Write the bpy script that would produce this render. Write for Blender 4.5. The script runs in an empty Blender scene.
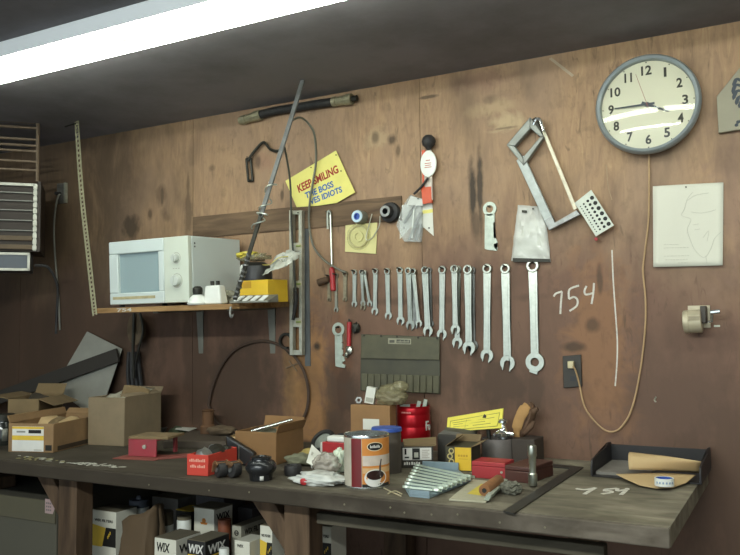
import bpy, bmesh, math, random
from mathutils import Vector, Matrix, noise
R = math.radians
random.seed(7)
scene = bpy.context.scene
COL = scene.collection
V = Vector

# ------------------------------------------------------------------ survey of the place
# The camera was calibrated once from the photograph's vanishing points; pixel() rays are used to
# read real positions off known planes (the wall y=0, the bench top z=0.92).
CC = (370.0, 277.5)
_v1 = (-1090 - CC[0], 349.5 - CC[1]); _v2 = (800 - CC[0], 326 - CC[1])
F = math.sqrt(-(_v1[0]*_v2[0] + _v1[1]*_v2[1]))
CX = V((-_v1[0], -_v1[1], -F)).normalized()
CY = V((_v2[0], _v2[1], F)).normalized()
CZ = CX.cross(CY)
if CZ.y > 0: CZ = -CZ
CAM = V((0, -2.88, 1.39))
BT = 0.92      # bench top
CEIL = 2.416
def ray(px, py):
    v = V((px-CC[0], py-CC[1], F)); return V((v.dot(CX), v.dot(CY), v.dot(CZ)))
def W(px, py, off=0.0):
    r = ray(px, py); t = (-off - CAM.y)/r.y
    return CAM + r*t
def T(px, py, z=BT):
    r = ray(px, py); t = (z - CAM.z)/r.z
    return CAM + r*t
def proj(p):
    d = V(p) - CAM
    c = CX*d.x + CY*d.y + CZ*d.z
    return (CC[0] + F*c.x/c.z, CC[1] + F*c.y/c.z)
def hgt(p, py):
    a, b = -0.2, 1.6
    for _ in range(40):
        m = (a+b)/2
        if proj(V(p)+V((0, 0, m)))[1] > py: a = m
        else: b = m
    return a
def pxm(p):      # pixels per metre at p
    d = V(p) - CAM
    return F/(CX*d.x + CY*d.y + CZ*d.z).z

# ------------------------------------------------------------------ materials
MATS = {}
def newmat(name):
    m = bpy.data.materials.new(name); m.use_nodes = True
    return m, m.node_tree, m.node_tree.nodes['Principled BSDF']
def srgb(h):
    c = [int(h[i:i+2], 16)/255 for i in (0, 2, 4)]
    return tuple((x/12.92 if x <= .04045 else ((x+.055)/1.055)**2.4) for x in c) + (1,)
def mat(name, col, rough=.6, metal=0, grime=.25, scale=18, dirt=(.035, .028, .02), bump=.1, coords='Object', stretch=(1, 1, 1), spec=.5):
    if name in MATS: return MATS[name]
    m, nt, b = newmat(name)
    c = srgb(col) if isinstance(col, str) else tuple(col)+(1,)
    N, Lk = nt.nodes, nt.links
    tc = N.new('ShaderNodeTexCoord'); mp = N.new('ShaderNodeMapping'); mp.inputs['Scale'].default_value = stretch
    Lk.new(tc.outputs[coords], mp.inputs[0])
    no = N.new('ShaderNodeTexNoise'); no.inputs['Scale'].default_value = scale; no.inputs['Detail'].default_value = 6; no.inputs['Roughness'].default_value = .65
    Lk.new(mp.outputs[0], no.inputs[0])
    rp = N.new('ShaderNodeMapRange'); rp.inputs[1].default_value = .38; rp.inputs[2].default_value = .72; rp.inputs[3].default_value = 0; rp.inputs[4].default_value = grime
    Lk.new(no.outputs[0], rp.inputs[0])
    mx = N.new('ShaderNodeMix'); mx.data_type = 'RGBA'; mx.inputs[6].default_value = c; mx.inputs[7].default_value = tuple(dirt)+(1,)
    Lk.new(rp.outputs[0], mx.inputs[0]); Lk.new(mx.outputs[2], b.inputs['Base Color'])
    b.inputs['Roughness'].default_value = rough; b.inputs['Metallic'].default_value = metal
    b.inputs['Specular IOR Level'].default_value = spec
    if bump:
        bp = N.new('ShaderNodeBump'); bp.inputs['Strength'].default_value = bump; bp.inputs['Distance'].default_value = .004
        Lk.new(no.outputs[0], bp.inputs['Height']); Lk.new(bp.outputs[0], b.inputs['Normal'])
    MATS[name] = m
    return m
def wood(name, c1, c2, scale=(3, 3, 3), rough=.75, grime=.35):
    m, nt, b = newmat(name); N, Lk = nt.nodes, nt.links
    tc = N.new('ShaderNodeTexCoord'); mp = N.new('ShaderNodeMapping'); mp.inputs['Scale'].default_value = scale
    Lk.new(tc.outputs['Object'], mp.inputs[0])
    n1 = N.new('ShaderNodeTexNoise'); n1.inputs['Scale'].default_value = 4; n1.inputs['Detail'].default_value = 8; n1.inputs['Distortion'].default_value = .6
    Lk.new(mp.outputs[0], n1.inputs[0])
    n2 = N.new('ShaderNodeTexNoise'); n2.inputs['Scale'].default_value = 3.5; n2.inputs['Detail'].default_value = 5
    Lk.new(tc.outputs['Object'], n2.inputs[0])
    cr = N.new('ShaderNodeValToRGB'); cr.color_ramp.elements[0].color = srgb(c2); cr.color_ramp.elements[1].color = srgb(c1)
    cr.color_ramp.elements[0].position = .3; cr.color_ramp.elements[1].position = .68
    Lk.new(n1.outputs[0], cr.inputs[0])
    mr = N.new('ShaderNodeMapRange'); mr.inputs[1].default_value = .45; mr.inputs[2].default_value = .75; mr.inputs[4].default_value = grime
    Lk.new(n2.outputs[0], mr.inputs[0])
    mx = N.new('ShaderNodeMix'); mx.data_type = 'RGBA'; mx.inputs[7].default_value = (.02, .016, .012, 1)
    Lk.new(mr.outputs[0], mx.inputs[0]); Lk.new(cr.outputs[0], mx.inputs[6]); Lk.new(mx.outputs[2], b.inputs['Base Color'])
    b.inputs['Roughness'].default_value = rough; b.inputs['Specular IOR Level'].default_value = .25
    bp = N.new('ShaderNodeBump'); bp.inputs['Strength'].default_value = .25; bp.inputs['Distance'].default_value = .004
    Lk.new(n1.outputs[0], bp.inputs['Height']); Lk.new(bp.outputs[0], b.inputs['Normal'])
    MATS[name] = m
    return m
def film(name, col, clear, rough=.15):
    if name in MATS: return MATS[name]
    m, nt, b = newmat(name); N, Lk = nt.nodes, nt.links
    b.inputs['Base Color'].default_value = srgb(col); b.inputs['Roughness'].default_value = rough
    tr = N.new('ShaderNodeBsdfTransparent'); ms = N.new('ShaderNodeMixShader')
    no = N.new('ShaderNodeTexNoise'); no.inputs['Scale'].default_value = 30
    tc = N.new('ShaderNodeTexCoord'); Lk.new(tc.outputs['Object'], no.inputs[0])
    bp = N.new('ShaderNodeBump'); bp.inputs['Strength'].default_value = .6; bp.inputs['Distance'].default_value = .01
    Lk.new(no.outputs[0], bp.inputs['Height']); Lk.new(bp.outputs[0], b.inputs['Normal'])
    ms.inputs[0].default_value = clear
    Lk.new(b.outputs[0], ms.inputs[1]); Lk.new(tr.outputs[0], ms.inputs[2])
    Lk.new(ms.outputs[0], N['Material Output'].inputs['Surface'])
    MATS[name] = m
    return m
def bench_material(name, c1, c2, oil, lo=.75, hi=-.45):
    """grey bench timber: bare and dusty at the right end, black with old oil and dirt further left"""
    m = wood(name, c1, c2, (1.5, 4, 4), .8, .75); nt = m.node_tree; N, Lk = nt.nodes, nt.links
    b = N['Principled BSDF']; src = b.inputs['Base Color'].links[0].from_socket
    tc = N.new('ShaderNodeTexCoord'); sx = N.new('ShaderNodeSeparateXYZ'); Lk.new(tc.outputs['Object'], sx.inputs[0])
    n1 = N.new('ShaderNodeTexNoise'); n1.inputs['Scale'].default_value = 3.2; n1.inputs['Detail'].default_value = 9; n1.inputs['Roughness'].default_value = .65
    Lk.new(tc.outputs['Object'], n1.inputs[0])
    a = N.new('ShaderNodeMath'); a.operation = 'MULTIPLY_ADD'; a.inputs[1].default_value = -2.6; Lk.new(n1.outputs[0], a.inputs[0]); Lk.new(sx.outputs[0], a.inputs[2])
    r = N.new('ShaderNodeMapRange'); r.inputs[1].default_value = lo; r.inputs[2].default_value = hi; r.inputs[3].default_value = 0; r.inputs[4].default_value = oil
    Lk.new(a.outputs[0], r.inputs[0])
    mx = N.new('ShaderNodeMix'); mx.data_type = 'RGBA'; mx.inputs[7].default_value = (.036, .028, .019, 1)
    Lk.new(r.outputs[0], mx.inputs[0]); Lk.new(src, mx.inputs[6]); Lk.new(mx.outputs[2], b.inputs['Base Color'])
    return m
def glassy(name):
    m, nt, b = newmat(name); N, Lk = nt.nodes, nt.links
    tr = N.new('ShaderNodeBsdfTransparent'); gl = N.new('ShaderNodeBsdfGlossy'); gl.inputs['Roughness'].default_value = .04
    fr = N.new('ShaderNodeFresnel'); fr.inputs['IOR'].default_value = 1.45
    ms = N.new('ShaderNodeMixShader'); Lk.new(fr.outputs[0], ms.inputs[0]); Lk.new(tr.outputs[0], ms.inputs[1]); Lk.new(gl.outputs[0], ms.inputs[2])
    Lk.new(ms.outputs[0], N['Material Output'].inputs['Surface'])
    return m
def emit(name, col, s):
    m, nt, b = newmat(name); N, Lk = nt.nodes, nt.links
    e = N.new('ShaderNodeEmission'); e.inputs[0].default_value = col+(1,); e.inputs[1].default_value = s
    Lk.new(e.outputs[0], N['Material Output'].inputs['Surface'])
    return m

def wall_material(name='stained_plywood'):
    """old stained plywood: vertical grain, blotches, and dark knots, burns and drips at known spots"""
    m, nt, b = newmat(name); N, Lk = nt.nodes, nt.links
    tc = N.new('ShaderNodeTexCoord'); P = tc.outputs['Object']
    def noi(scale, mapping, detail=6, dist=0):
        mp = N.new('ShaderNodeMapping'); mp.inputs['Scale'].default_value = mapping; Lk.new(P, mp.inputs[0])
        n = N.new('ShaderNodeTexNoise'); n.inputs['Scale'].default_value = scale; n.inputs['Detail'].default_value = detail; n.inputs['Distortion'].default_value = dist
        n.inputs['Roughness'].default_value = .6
        Lk.new(mp.outputs[0], n.inputs[0]); return n.outputs[0]
    def rng(s, a, bb, lo, hi):
        r = N.new('ShaderNodeMapRange'); r.inputs[1].default_value = a; r.inputs[2].default_value = bb; r.inputs[3].default_value = lo; r.inputs[4].default_value = hi
        Lk.new(s, r.inputs[0]); return r.outputs[0]
    def mth(op, a, bb):
        n = N.new('ShaderNodeMath'); n.operation = op
        for i, q in enumerate((a, bb)):
            if isinstance(q, (int, float)): n.inputs[i].default_value = q
            else: Lk.new(q, n.inputs[i])
        return n.outputs[0]
    grain = noi(9, (4, 1, .7), 9, 1.2)
    cr = N.new('ShaderNodeValToRGB'); e = cr.color_ramp.elements
    e[0].position = .28; e[0].color = srgb(WALL_DARK); e[1].position = .72; e[1].color = srgb(WALL_LIGHT)
    Lk.new(grain, cr.inputs[0])
    # warm patches
    patch = rng(noi(1.5, (1.2, 1, .8), 5, .5), .42, .62, 0, .75)
    mx = N.new('ShaderNodeMix'); mx.data_type = 'RGBA'; mx.blend_type = 'MIX'; mx.inputs[7].default_value = srgb(WALL_GREY)
    Lk.new(patch, mx.inputs[0]); Lk.new(cr.outputs[0], mx.inputs[6])
    col = mx.outputs[2]
    # redder, darker tone low on the wall, with a ragged edge, and pale worn knots
    sx = N.new('ShaderNodeSeparateXYZ'); Lk.new(P, sx.inputs[0])
    zed = mth('ADD', sx.outputs[2], mth('MULTIPLY', mth('SUBTRACT', noi(2.2, (1.3, 1, .5), 8, .6), .5), 1.1))
    low = rng(zed, 1.86, 1.52, 0, .9)
    m3 = N.new('ShaderNodeMix'); m3.data_type = 'RGBA'; m3.inputs[7].default_value = srgb('6a4f41'); Lk.new(low, m3.inputs[0]); Lk.new(col, m3.inputs[6]); col = m3.outputs[2]
    wb2 = noi(9, (1, 1, 1), 6, 1.5)
    for (px, py, rx, rz, hexc, s) in PATCHES:
        c = W(px, py)
        mp = N.new('ShaderNodeVectorMath'); mp.operation = 'SUBTRACT'; mp.inputs[1].default_value = (c.x, 0, c.z); Lk.new(P, mp.inputs[0])
        ms = N.new('ShaderNodeVectorMath'); ms.operation = 'MULTIPLY'; ms.inputs[1].default_value = (1/rx, 0, 1/rz); Lk.new(mp.outputs[0], ms.inputs[0])
        ln = N.new('ShaderNodeVectorMath'); ln.operation = 'LENGTH'; Lk.new(ms.outputs[0], ln.inputs[0])
        d = mth('ADD', ln.outputs['Value'], mth('MULTIPLY', mth('SUBTRACT', wb2, .5), 2.4))
        m4 = N.new('ShaderNodeMix'); m4.data_type = 'RGBA'; m4.inputs[7].default_value = srgb(hexc)
        Lk.new(rng(d, 1.2, .5, 0, s), m4.inputs[0]); Lk.new(col, m4.inputs[6]); col = m4.outputs[2]
    # grime: blotchy
    g = rng(noi(2.6, (1.5, 1, .8), 9, .4), .5, .78, 0, .6)
    fine = rng(noi(22, (1, 1, .7), 6, .2), .52, .75, 0, .35)
    g = mth('MAXIMUM', g, fine)
    # individual stains: (px, py, rx, rz, strength) in metres around the spot
    wob = noi(14, (1, 1, .6), 4)
    for (px, py, rx, rz, s) in STAINS:
        c = W(px, py)
        mp = N.new('ShaderNodeVectorMath'); mp.operation = 'SUBTRACT'; mp.inputs[1].default_value = (c.x, 0, c.z); Lk.new(P, mp.inputs[0])
        ms = N.new('ShaderNodeVectorMath'); ms.operation = 'MULTIPLY'; ms.inputs[1].default_value = (1/rx, 0, 1/rz); Lk.new(mp.outputs[0], ms.inputs[0])
        ln = N.new('ShaderNodeVectorMath'); ln.operation = 'LENGTH'; Lk.new(ms.outputs[0], ln.inputs[0])
        d = mth('ADD', ln.outputs['Value'], mth('MULTIPLY', mth('SUBTRACT', wob, .5), 1.6))
        g = mth('MAXIMUM', g, rng(d, 1.15, .45, 0, s))
    # the sheets towards the left end are far darker, the tone fading out raggedly past the joint
    jx = W(193, 170).x
    dx = mth('ADD', sx.outputs[0], mth('MULTIPLY', mth('SUBTRACT', noi(3.0, (1.5, 1, .8), 8, .6), .5), 1.5))
    dirt = mth('MULTIPLY', rng(dx, jx+.12, jx-.6, 0, 1), rng(noi(2.1, (1, 1, .6), 6, .5), .3, .6, .48, .74))
    g = mth('MAXIMUM', g, dirt)
    # narrow dark streaks and specks all over
    st = rng(noi(11, (2.6, 1, .55), 7, 1.2), .60, .74, 0, .62); g = mth('MAXIMUM', g, st)
    m2 = N.new('ShaderNodeMix'); m2.data_type = 'RGBA'; m2.inputs[7].default_value = (.030, .022, .014, 1)
    Lk.new(g, m2.inputs[0]); Lk.new(col, m2.inputs[6])
    Lk.new(m2.outputs[2], b.inputs['Base Color'])
    b.inputs['Roughness'].default_value = .62; b.inputs['Specular IOR Level'].default_value = .3
    bp = N.new('ShaderNodeBump'); bp.inputs['Strength'].default_value = .12; bp.inputs['Distance'].default_value = .003
    Lk.new(grain, bp.inputs['Height']); Lk.new(bp.outputs[0], b.inputs['Normal'])
    return m
WALL_LIGHT, WALL_DARK, WALL_GREY = 'ac8d6a', '8a6e55', '917862'
PATCHES = [(490, 108, .09, .035, 'b39a76', .6), (505, 122, .07, .035, 'b8a27e', .7), (378, 138, .06, .045, 'ad9573', .6), (232, 160, .05, .05, 'a88a6a', .5), (262, 162, .05, .05, '8e6a55', .5),
           (310, 390, .10, .32, '9a7146', .75), (292, 385, .05, .25, 'a07a4c', .5), (600, 350, .12, .35, '8f6745', .55), (480, 80, .12, .05, '7d5f4e', .6), (420, 75, .2, .05, '86684f', .5),
           (340, 360, .05, .2, '7a4f36', .6), (740, 200, .12, .3, '84695a', .5)]
STAINS = [(162, 197, .016, .06, .7), (150, 214, .02, .04, .7), (188, 187, .012, .09, .6), (118, 182, .01, .05, .6), (205, 330, .03, .2, .5), (188, 345, .05, .3, .5), (350, 300, .03, .06, .5), (420, 345, .12, .03, .5), (455, 380, .03, .12, .5), (478, 365, .03, .12, .5), (520, 400, .03, .1, .5), (300, 300, .02, .25, .4), (335, 400, .07, .25, .6), (410, 320, .03, .09, .4), (375, 138, .022, .03, .6), (392, 140, .025, .03, .75), (398, 150, .012, .03, .6), (490, 100, .035, .02, .35), (472.5, 196, .020, .17, .92), (480, 190, .016, .22, .88), (476, 222, .03, .1, .6), (478, 300, .03, .22, .45),
          (282, 195, .012, .03, .7), (258, 162, .02, .035, .6), (428, 97, .05, .008, .7), (212, 168, .02, .02, .5), (505, 128, .05, .006, .5), (317, 346, .022, .022, .95), (593, 325, .03, .03, .6),
          (502, 385, .16, .13, .6), (440, 372, .1, .16, .5), (345, 392, .08, .2, .7), (130, 228, .09, .09, .85), (330, 405, .05, .06, .4),
          (573, 347, .055, .02, .7), (600, 282, .012, .06, .6), (160, 195, .05, .07, .5), (188, 215, .03, .16, .6), (165, 215, .04, .06, .5),
          (240, 385, .30, .34, .62), (238, 385, .22, .3, .5), (198, 380, .12, .4, .55), (110, 350, .5, .3, .62), (70, 250, .3, .4, .5), (690, 400, .25, .2, .35), (740, 480, .3, .45, .45), (655, 400, .1, .25, .3),
          (440, 300, .5, .02, .4), (535, 390, .05, .12, .55), (505, 320, .03, .2, .35), (455, 340, .05, .16, .45), (730, 130, .1, .2, .3)]

# ------------------------------------------------------------------ mesh builder
class MB:
    def __init__(s): s.bm = bmesh.new(); s.M = Matrix.Identity(4)
    def vs(s, pts): return [s.bm.verts.new(s.M @ V(p)) for p in pts]
    def face(s, vl):
        try: return s.bm.faces.new(vl)
        except ValueError: return None
    def box(s, x0, y0, z0, x1, y1, z1):
        v = s.vs([(x0, y0, z0), (x1, y0, z0), (x1, y1, z0), (x0, y1, z0), (x0, y0, z1), (x1, y0, z1), (x1, y1, z1), (x0, y1, z1)])
        for f in ((0, 3, 2, 1), (4, 5, 6, 7), (0, 1, 5, 4), (1, 2, 6, 5), (2, 3, 7, 6), (3, 0, 4, 7)): s.face([v[i] for i in f])
        return s
    def hexa(s, b4, t4):
        v = s.vs(list(b4)+list(t4))
        for f in ((0, 3, 2, 1), (4, 5, 6, 7), (0, 1, 5, 4), (1, 2, 6, 5), (2, 3, 7, 6), (3, 0, 4, 7)): s.face([v[i] for i in f])
        return s
    def tube(s, pts, r, seg=8, flat=None, caps=True, closed=False, nrm=None):
        pts = [V(p) for p in pts]; n = len(pts)
        rs = r if isinstance(r, (list, tuple)) else [r]*n
        rings = []; up = None
        for i, p in enumerate(pts):
            if closed: t = pts[(i+1) % n] - pts[i-1]
            else: t = pts[min(i+1, n-1)] - pts[max(i-1, 0)]
            t.normalize()
            if up is None:
                up = V((0, 0, 1)) if abs(t.z) < .9 else V((0, -1, 0))
            if nrm is not None: up = V(nrm)
            u = (up - t*up.dot(t))
            if u.length < 1e-6: u = t.orthogonal()
            u.normalize(); up = u; w = t.cross(u)
            rr = rs[i]; fl = flat or 1
            rings.append(s.vs([p + u*math.cos(a)*rr*fl + w*math.sin(a)*rr for a in [2*math.pi*k/seg for k in range(seg)]]))
        m = n if closed else n-1
        for i in range(m):
            a, b = rings[i], rings[(i+1) % n]
            for k in range(seg): s.face([a[k], a[(k+1) % seg], b[(k+1) % seg], b[k]])
        if caps and not closed: s.face(rings[0][::-1]); s.face(rings[-1])
        return s
    def cyl(s, p0, p1, r0, r1=None, seg=20):
        p0, p1 = V(p0), V(p1)
        return s.tube([p0, p1], [r0, r0 if r1 is None else r1], seg)
    def lathe(s, prof, seg=32, M=None, a0=0, a1=2*math.pi):
        M = M or Matrix.Identity(4); full = abs(a1-a0-2*math.pi) < 1e-6
        n = seg if full else seg+1
        rings = []
        for r, z in prof:
            if r < 1e-6: rings.append(s.vs([M @ V((0, 0, z))])*n)
            else: rings.append(s.vs([M @ V((r*math.cos(a0+(a1-a0)*k/seg), r*math.sin(a0+(a1-a0)*k/seg), z)) for k in range(n)]))
        for a, b in zip(rings, rings[1:]):
            for k in range(seg):
                q = [a[k], a[(k+1) % n], b[(k+1) % n], b[k]]; q2 = []
                for x in q:
                    if x not in q2: q2.append(x)
                if len(q2) > 2: s.face(q2)
        return s
    def prism(s, poly, h, M=None):
        M = M or Matrix.Identity(4)
        a = s.vs([M @ V((x, y, 0)) for x, y in poly]); b = s.vs([M @ V((x, y, h)) for x, y in poly])
        f1 = s.face(a[::-1]); f2 = s.face(b); n = len(poly)
        for i in range(n): s.face([a[i], a[(i+1) % n], b[(i+1) % n], b[i]])
        bmesh.ops.triangulate(s.bm, faces=[f for f in (f1, f2) if f and len(f.verts) > 4])
        return s
    def ring(s, ri, ro, h, M=None, seg=28):
        return s.lathe([(ri, 0), (ro, 0), (ro, h), (ri, h), (ri, 0)], seg, M)
    def sheet(s, fn, nu, nv, th=.0012):
        g = [[V(fn(i/nu, j/nv)) for j in range(nv+1)] for i in range(nu+1)]
        vv = [[s.vs([p])[0] for p in r] for r in g]
        fs = [s.face([vv[i][j], vv[i+1][j], vv[i+1][j+1], vv[i][j+1]]) for i in range(nu) for j in range(nv)]
        s.solid = th
        return s
    def blob(s, c, rad, amp=.3, freq=3, sub=3, seed=0, floor=None):
        r = bmesh.ops.create_icosphere(s.bm, subdivisions=sub, radius=1)
        c = V(c)
        for v in r['verts']:
            d = v.co.copy()
            k = 1 + amp*noise.noise(d*freq + V((seed*3.1, seed*1.7, seed))) + amp*.5*noise.noise(d*freq*2.3 + V((seed, 9, seed*2)))
            p = V((d.x*rad[0]*k, d.y*rad[1]*k, d.z*rad[2]*k)) + c
            if floor is not None and p.z < floor: p.z = floor
            v.co = s.M @ p
        return s
    def build(s, name, m, parent=None, loc=(0, 0, 0), rot=(0, 0, 0), bevel=0, smooth=35, solid=0, subsurf=0):
        bmesh.ops.recalc_face_normals(s.bm, faces=s.bm.faces)
        me = bpy.data.meshes.new(name); s.bm.to_mesh(me); s.bm.free()
        me.materials.append(m)
        for p in me.polygons: p.use_smooth = True
        me.set_sharp_from_angle(angle=R(smooth))
        o = bpy.data.objects.new(name, me); COL.objects.link(o)
        o.location = loc; o.rotation_euler = rot
        if parent: o.parent = parent
        th = getattr(s, 'solid', 0) or solid
        if th:
            md = o.modifiers.new('thickness', 'SOLIDIFY'); md.thickness = th; md.offset = 0
        if subsurf:
            md = o.modifiers.new('smooth', 'SUBSURF'); md.levels = md.render_levels = subsurf
        if bevel:
            md = o.modifiers.new('edges', 'BEVEL'); md.width = bevel; md.segments = 2; md.limit_method = 'ANGLE'; md.angle_limit = R(40)
        return o
def tag(o, label=None, cat=None, group=None, kind=None):
    if label: o['label'] = label
    if cat: o['category'] = cat
    if group: o['group'] = group
    if kind: o['kind'] = kind
    return o
def thing(name, label, cat, loc, rz=0, group=None, rx=0, ry=0):
    o = bpy.data.objects.new(name, None); COL.objects.link(o); o.empty_display_size = .02
    o.location = loc; o.rotation_euler = (rx, ry, rz)
    return tag(o, label, cat, group)
def copy_tree(o, parent=None):
    c = o.copy(); COL.objects.link(c)
    if parent: c.parent = parent
    for ch in list(o.children): copy_tree(ch, c)
    return c
def wpoly(mb, pts, off, th, o=V((0, 0, 0))):
    """prism standing on the wall plane: outline read off the wall at distance off, th thick towards the room"""
    q = [W(x, y, off) - o for x, y in pts]
    M = Matrix.Translation((0, q[0].y, 0)) @ Matrix.Rotation(R(90), 4, 'X')
    mb.prism([(p.x, p.z) for p in q], th, M); return mb
WALLM = Matrix.Rotation(R(90), 4, 'X')     # local z -> -y (out of the wall)
def wat(x, y, z): return Matrix.Translation((x, y, z)) @ WALLM
def text(body, name, m, parent, M, width=None, height=None, ext=.0004, bold=0, shear=0):
    cu = bpy.data.curves.new(name, 'FONT'); cu.body = body; cu.extrude = ext; cu.offset = bold; cu.shear = shear
    cu.resolution_u = 3
    tmp = bpy.data.objects.new(name, cu); COL.objects.link(tmp)
    bpy.context.view_layer.update()
    me = bpy.data.meshes.new_from_object(tmp.evaluated_get(bpy.context.evaluated_depsgraph_get()))
    bpy.data.objects.remove(tmp)
    xs = [v.co.x for v in me.vertices]; ys = [v.co.y for v in me.vertices]
    x0, x1, y0, y1 = min(xs), max(xs), min(ys), max(ys)
    sx = width/(x1-x0) if width else 1; sy = height/(y1-y0) if height else sx
    for v in me.vertices: v.co = M @ V(((v.co.x-x0)*sx, (v.co.y-y0)*sy, v.co.z))
    me.materials.clear(); me.materials.append(m)
    o = bpy.data.objects.new(name, me); COL.objects.link(o); o.parent = parent
    return o
def plane_M(origin, xdir, ydir):
    x = V(xdir).normalized(); y = V(ydir); y = (y - x*y.dot(x)).normalized(); z = x.cross(y)
    M = Matrix((x, y, z)).transposed().to_4x4(); M.translation = V(origin); return M
def spline(pts, n=8):
    pts = [V(p) for p in pts]; out = []
    for i in range(len(pts)-1):
        p0 = pts[max(i-1, 0)]; p1 = pts[i]; p2 = pts[i+1]; p3 = pts[min(i+2, len(pts)-1)]
        for k in range(n):
            t = k/n
            out.append(.5*((2*p1) + (p2-p0)*t + (2*p0-5*p1+4*p2-p3)*t*t + (3*p1-p0-3*p2+p3)*t**3))
    out.append(pts[-1]); return out
def wspl(px, off, o, n=8):
    return spline([W(p[0], p[1], p[2] if len(p) > 2 else off) - o for p in px], n)

# material palette
STEEL = mat('brushed_steel', 'b7bbae', .3, .95, .22, 60, (.08, .07, .05))
CHROME = mat('chrome', 'e4e8e6', .2, .95, .12, 60, (.1, .09, .08), .04)
OLDSTEEL = mat('old_steel', '8d8f8c', .45, .7, .5, 40, (.06, .045, .035))
GREYMETAL = mat('grey_painted_metal', '7d7d72', .5, .3, .3, 15)
DARKMETAL = mat('dark_metal', '35352f', .5, .6, .4, 30)
ALU = mat('aluminium', 'b9b9a8', .4, .55, .35, 40, (.06, .05, .04))
PALEMETAL = mat('pale_metal', 'b4beb0', .4, .35, .3, 40, (.06, .05, .04))
BLACK = mat('black_plastic', '17181a', .4, 0, .2, 30, (.05, .045, .04))
RUBBER = mat('black_rubber', '1b1b1c', .65, 0, .35, 30, (.07, .06, .05))
WHITE = mat('white_plastic', 'dfe2da', .4, 0, .15, 14, (.3, .27, .18), .03)
PAPER = mat('paper', 'd6d6cb', .8, 0, .15, 12, (.35, .3, .2), .05)
CARD = mat('cardboard', '8c6f4c', .85, 0, .3, 12, (.1, .07, .04), .15)
CARDD = mat('dusty_cardboard', '7c6848', .9, 0, .4, 10, (.07, .055, .035), .2)
CARDIN = mat('cardboard_inside', '5f4a32', .9, 0, .3, 10, (.05, .04, .025), .15)
RED = mat('red_paint', 'a8262a', .45, 0, .3, 18, (.06, .03, .025))
REDBOX = mat('red_carton', 'c03a2a', .7, 0, .2, 14, (.12, .04, .03))
REDTIN = mat('red_tin', 'b01420', .28, .55, .15, 14, (.06, .01, .01), .03)
YEL2 = mat('bright_yellow_card', 'e0d455', .7, 0, .15, 14, (.35, .3, .08), .04); YEL = mat('yellow_card', 'ded678', .7, 0, .15, 14, (.35, .3, .08), .04)
YELBOX = mat('yellow_carton', 'd9b32a', .65, 0, .15, 14, (.3, .2, .04), .04)
PALEYEL = mat('pale_yellow_card', 'cfc88c', .7, 0, .15, 14, (.4, .36, .14), .04)
BLUE = mat('blue_plastic', '2e4f9e', .4, 0, .15)
INKR = mat('red_ink', '9c2a22', .7, 0, .2); INKB = mat('blue_ink', '3565a5', .7, 0, .2); INKK = mat('black_ink', '14130f', .7, 0, .1)
INKW = mat('white_ink', 'd9d8d0', .7, 0, .1); INKG = mat('pencil_grey', 'aaa99c', .9, 0, .1); INKY = mat('yellow_ink', 'd8b53a', .7, 0, .15)
INKO = mat('orange_ink', 'c77f35', .7, 0, .15)
CHALK = mat('chalk', 'cfccc0', .95, 0, .5, 60, (.2, .15, .12))
KRAFT = mat('kraft_paper', 'b79d72', .75, 0, .15, 6, (.3, .2, .1), .06)
CLEAR = film('clear_film', 'd8dcd0', .45); CLEARER = film('clear_blister', 'dcd9a0', .72, .1); MILKY = film('milky_film', 'd5d7cf', .22, .2)
TANFILM = film('tan_film', '8f8868', .42, .25)
WDARK = wood('dark_wood', '5a4533', '32261c', (1, 6, 6)); WPOST = wood('post_wood', '66523f', '3e3024', (6, 6, 1))
WBENCH = bench_material('bench_wood', '8c8573', '5c5647', .82); WEDGE = bench_material('bench_edge', '7d7467', '50483d', .92, 1.25, .1)
WSHELF = wood('shelf_wood', 'a8865a', '7a5c3a', (1, 7, 7), .7, .25)
WRAIL = wood('rail_wood', '75604a', '4e3e30', (1, 5, 8), .75, .3)
WGREY = wood('grey_wood', '5d574a', '3f3b30', (1.2, 5, 5), .85, .3)
TUBE_S, SKY_S, LAMP_E, EXPO = 20.5, 1.6, 102.0, 0.0
# ------------------------------------------------------------------ the room
def structure(o): o['kind'] = 'structure'; return o
WALLMAT = wall_material()
mb = MB()
XS = [-6.2, -5.0, W(193, 170).x - 1.22, W(193, 170).x, W(422, 250).x, W(422, 250).x + 1.22, 3.2]
for a, b in zip(XS, XS[1:]): mb.box(a+.0012, 0, 0, b-.0012, .018, CEIL)
mb.box(-6.2, .019, 0, 3.2, .1, CEIL)
structure(mb.build('wall_back', WALLMAT))
CEILM = mat('ceiling_board', '827f84', .8, 0, .5, 2.2, (.05, .048, .04), .1)
structure(MB().box(-6.3, -6.2, CEIL, 3.3, .1, CEIL+.06).build('ceiling', CEILM))
structure(MB().box(-6.3, -6.2, -.06, 3.3, .1, 0).build('floor', mat('concrete', '6d6a64', .85, 0, .35, 3)))
structure(MB().box(-6.3, -6.2, 0, -6.2, 0, CEIL).build('wall_left', mat('dark_siding', '5a4636', .8, 0, .3, 4)))
structure(MB().box(3.2, -6.2, 0, 3.3, 0, CEIL).build('wall_right', mat('dark_siding', '5a4636')))
a, b = W(193.5, 240), W(402, 200)
zt, zb = W(270, 209.5).z, W(270, 232).z
structure(MB().box(a.x, -.007, zb, b.x, -.0002, zt).build('trim_1', WRAIL, bevel=.001))

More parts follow.
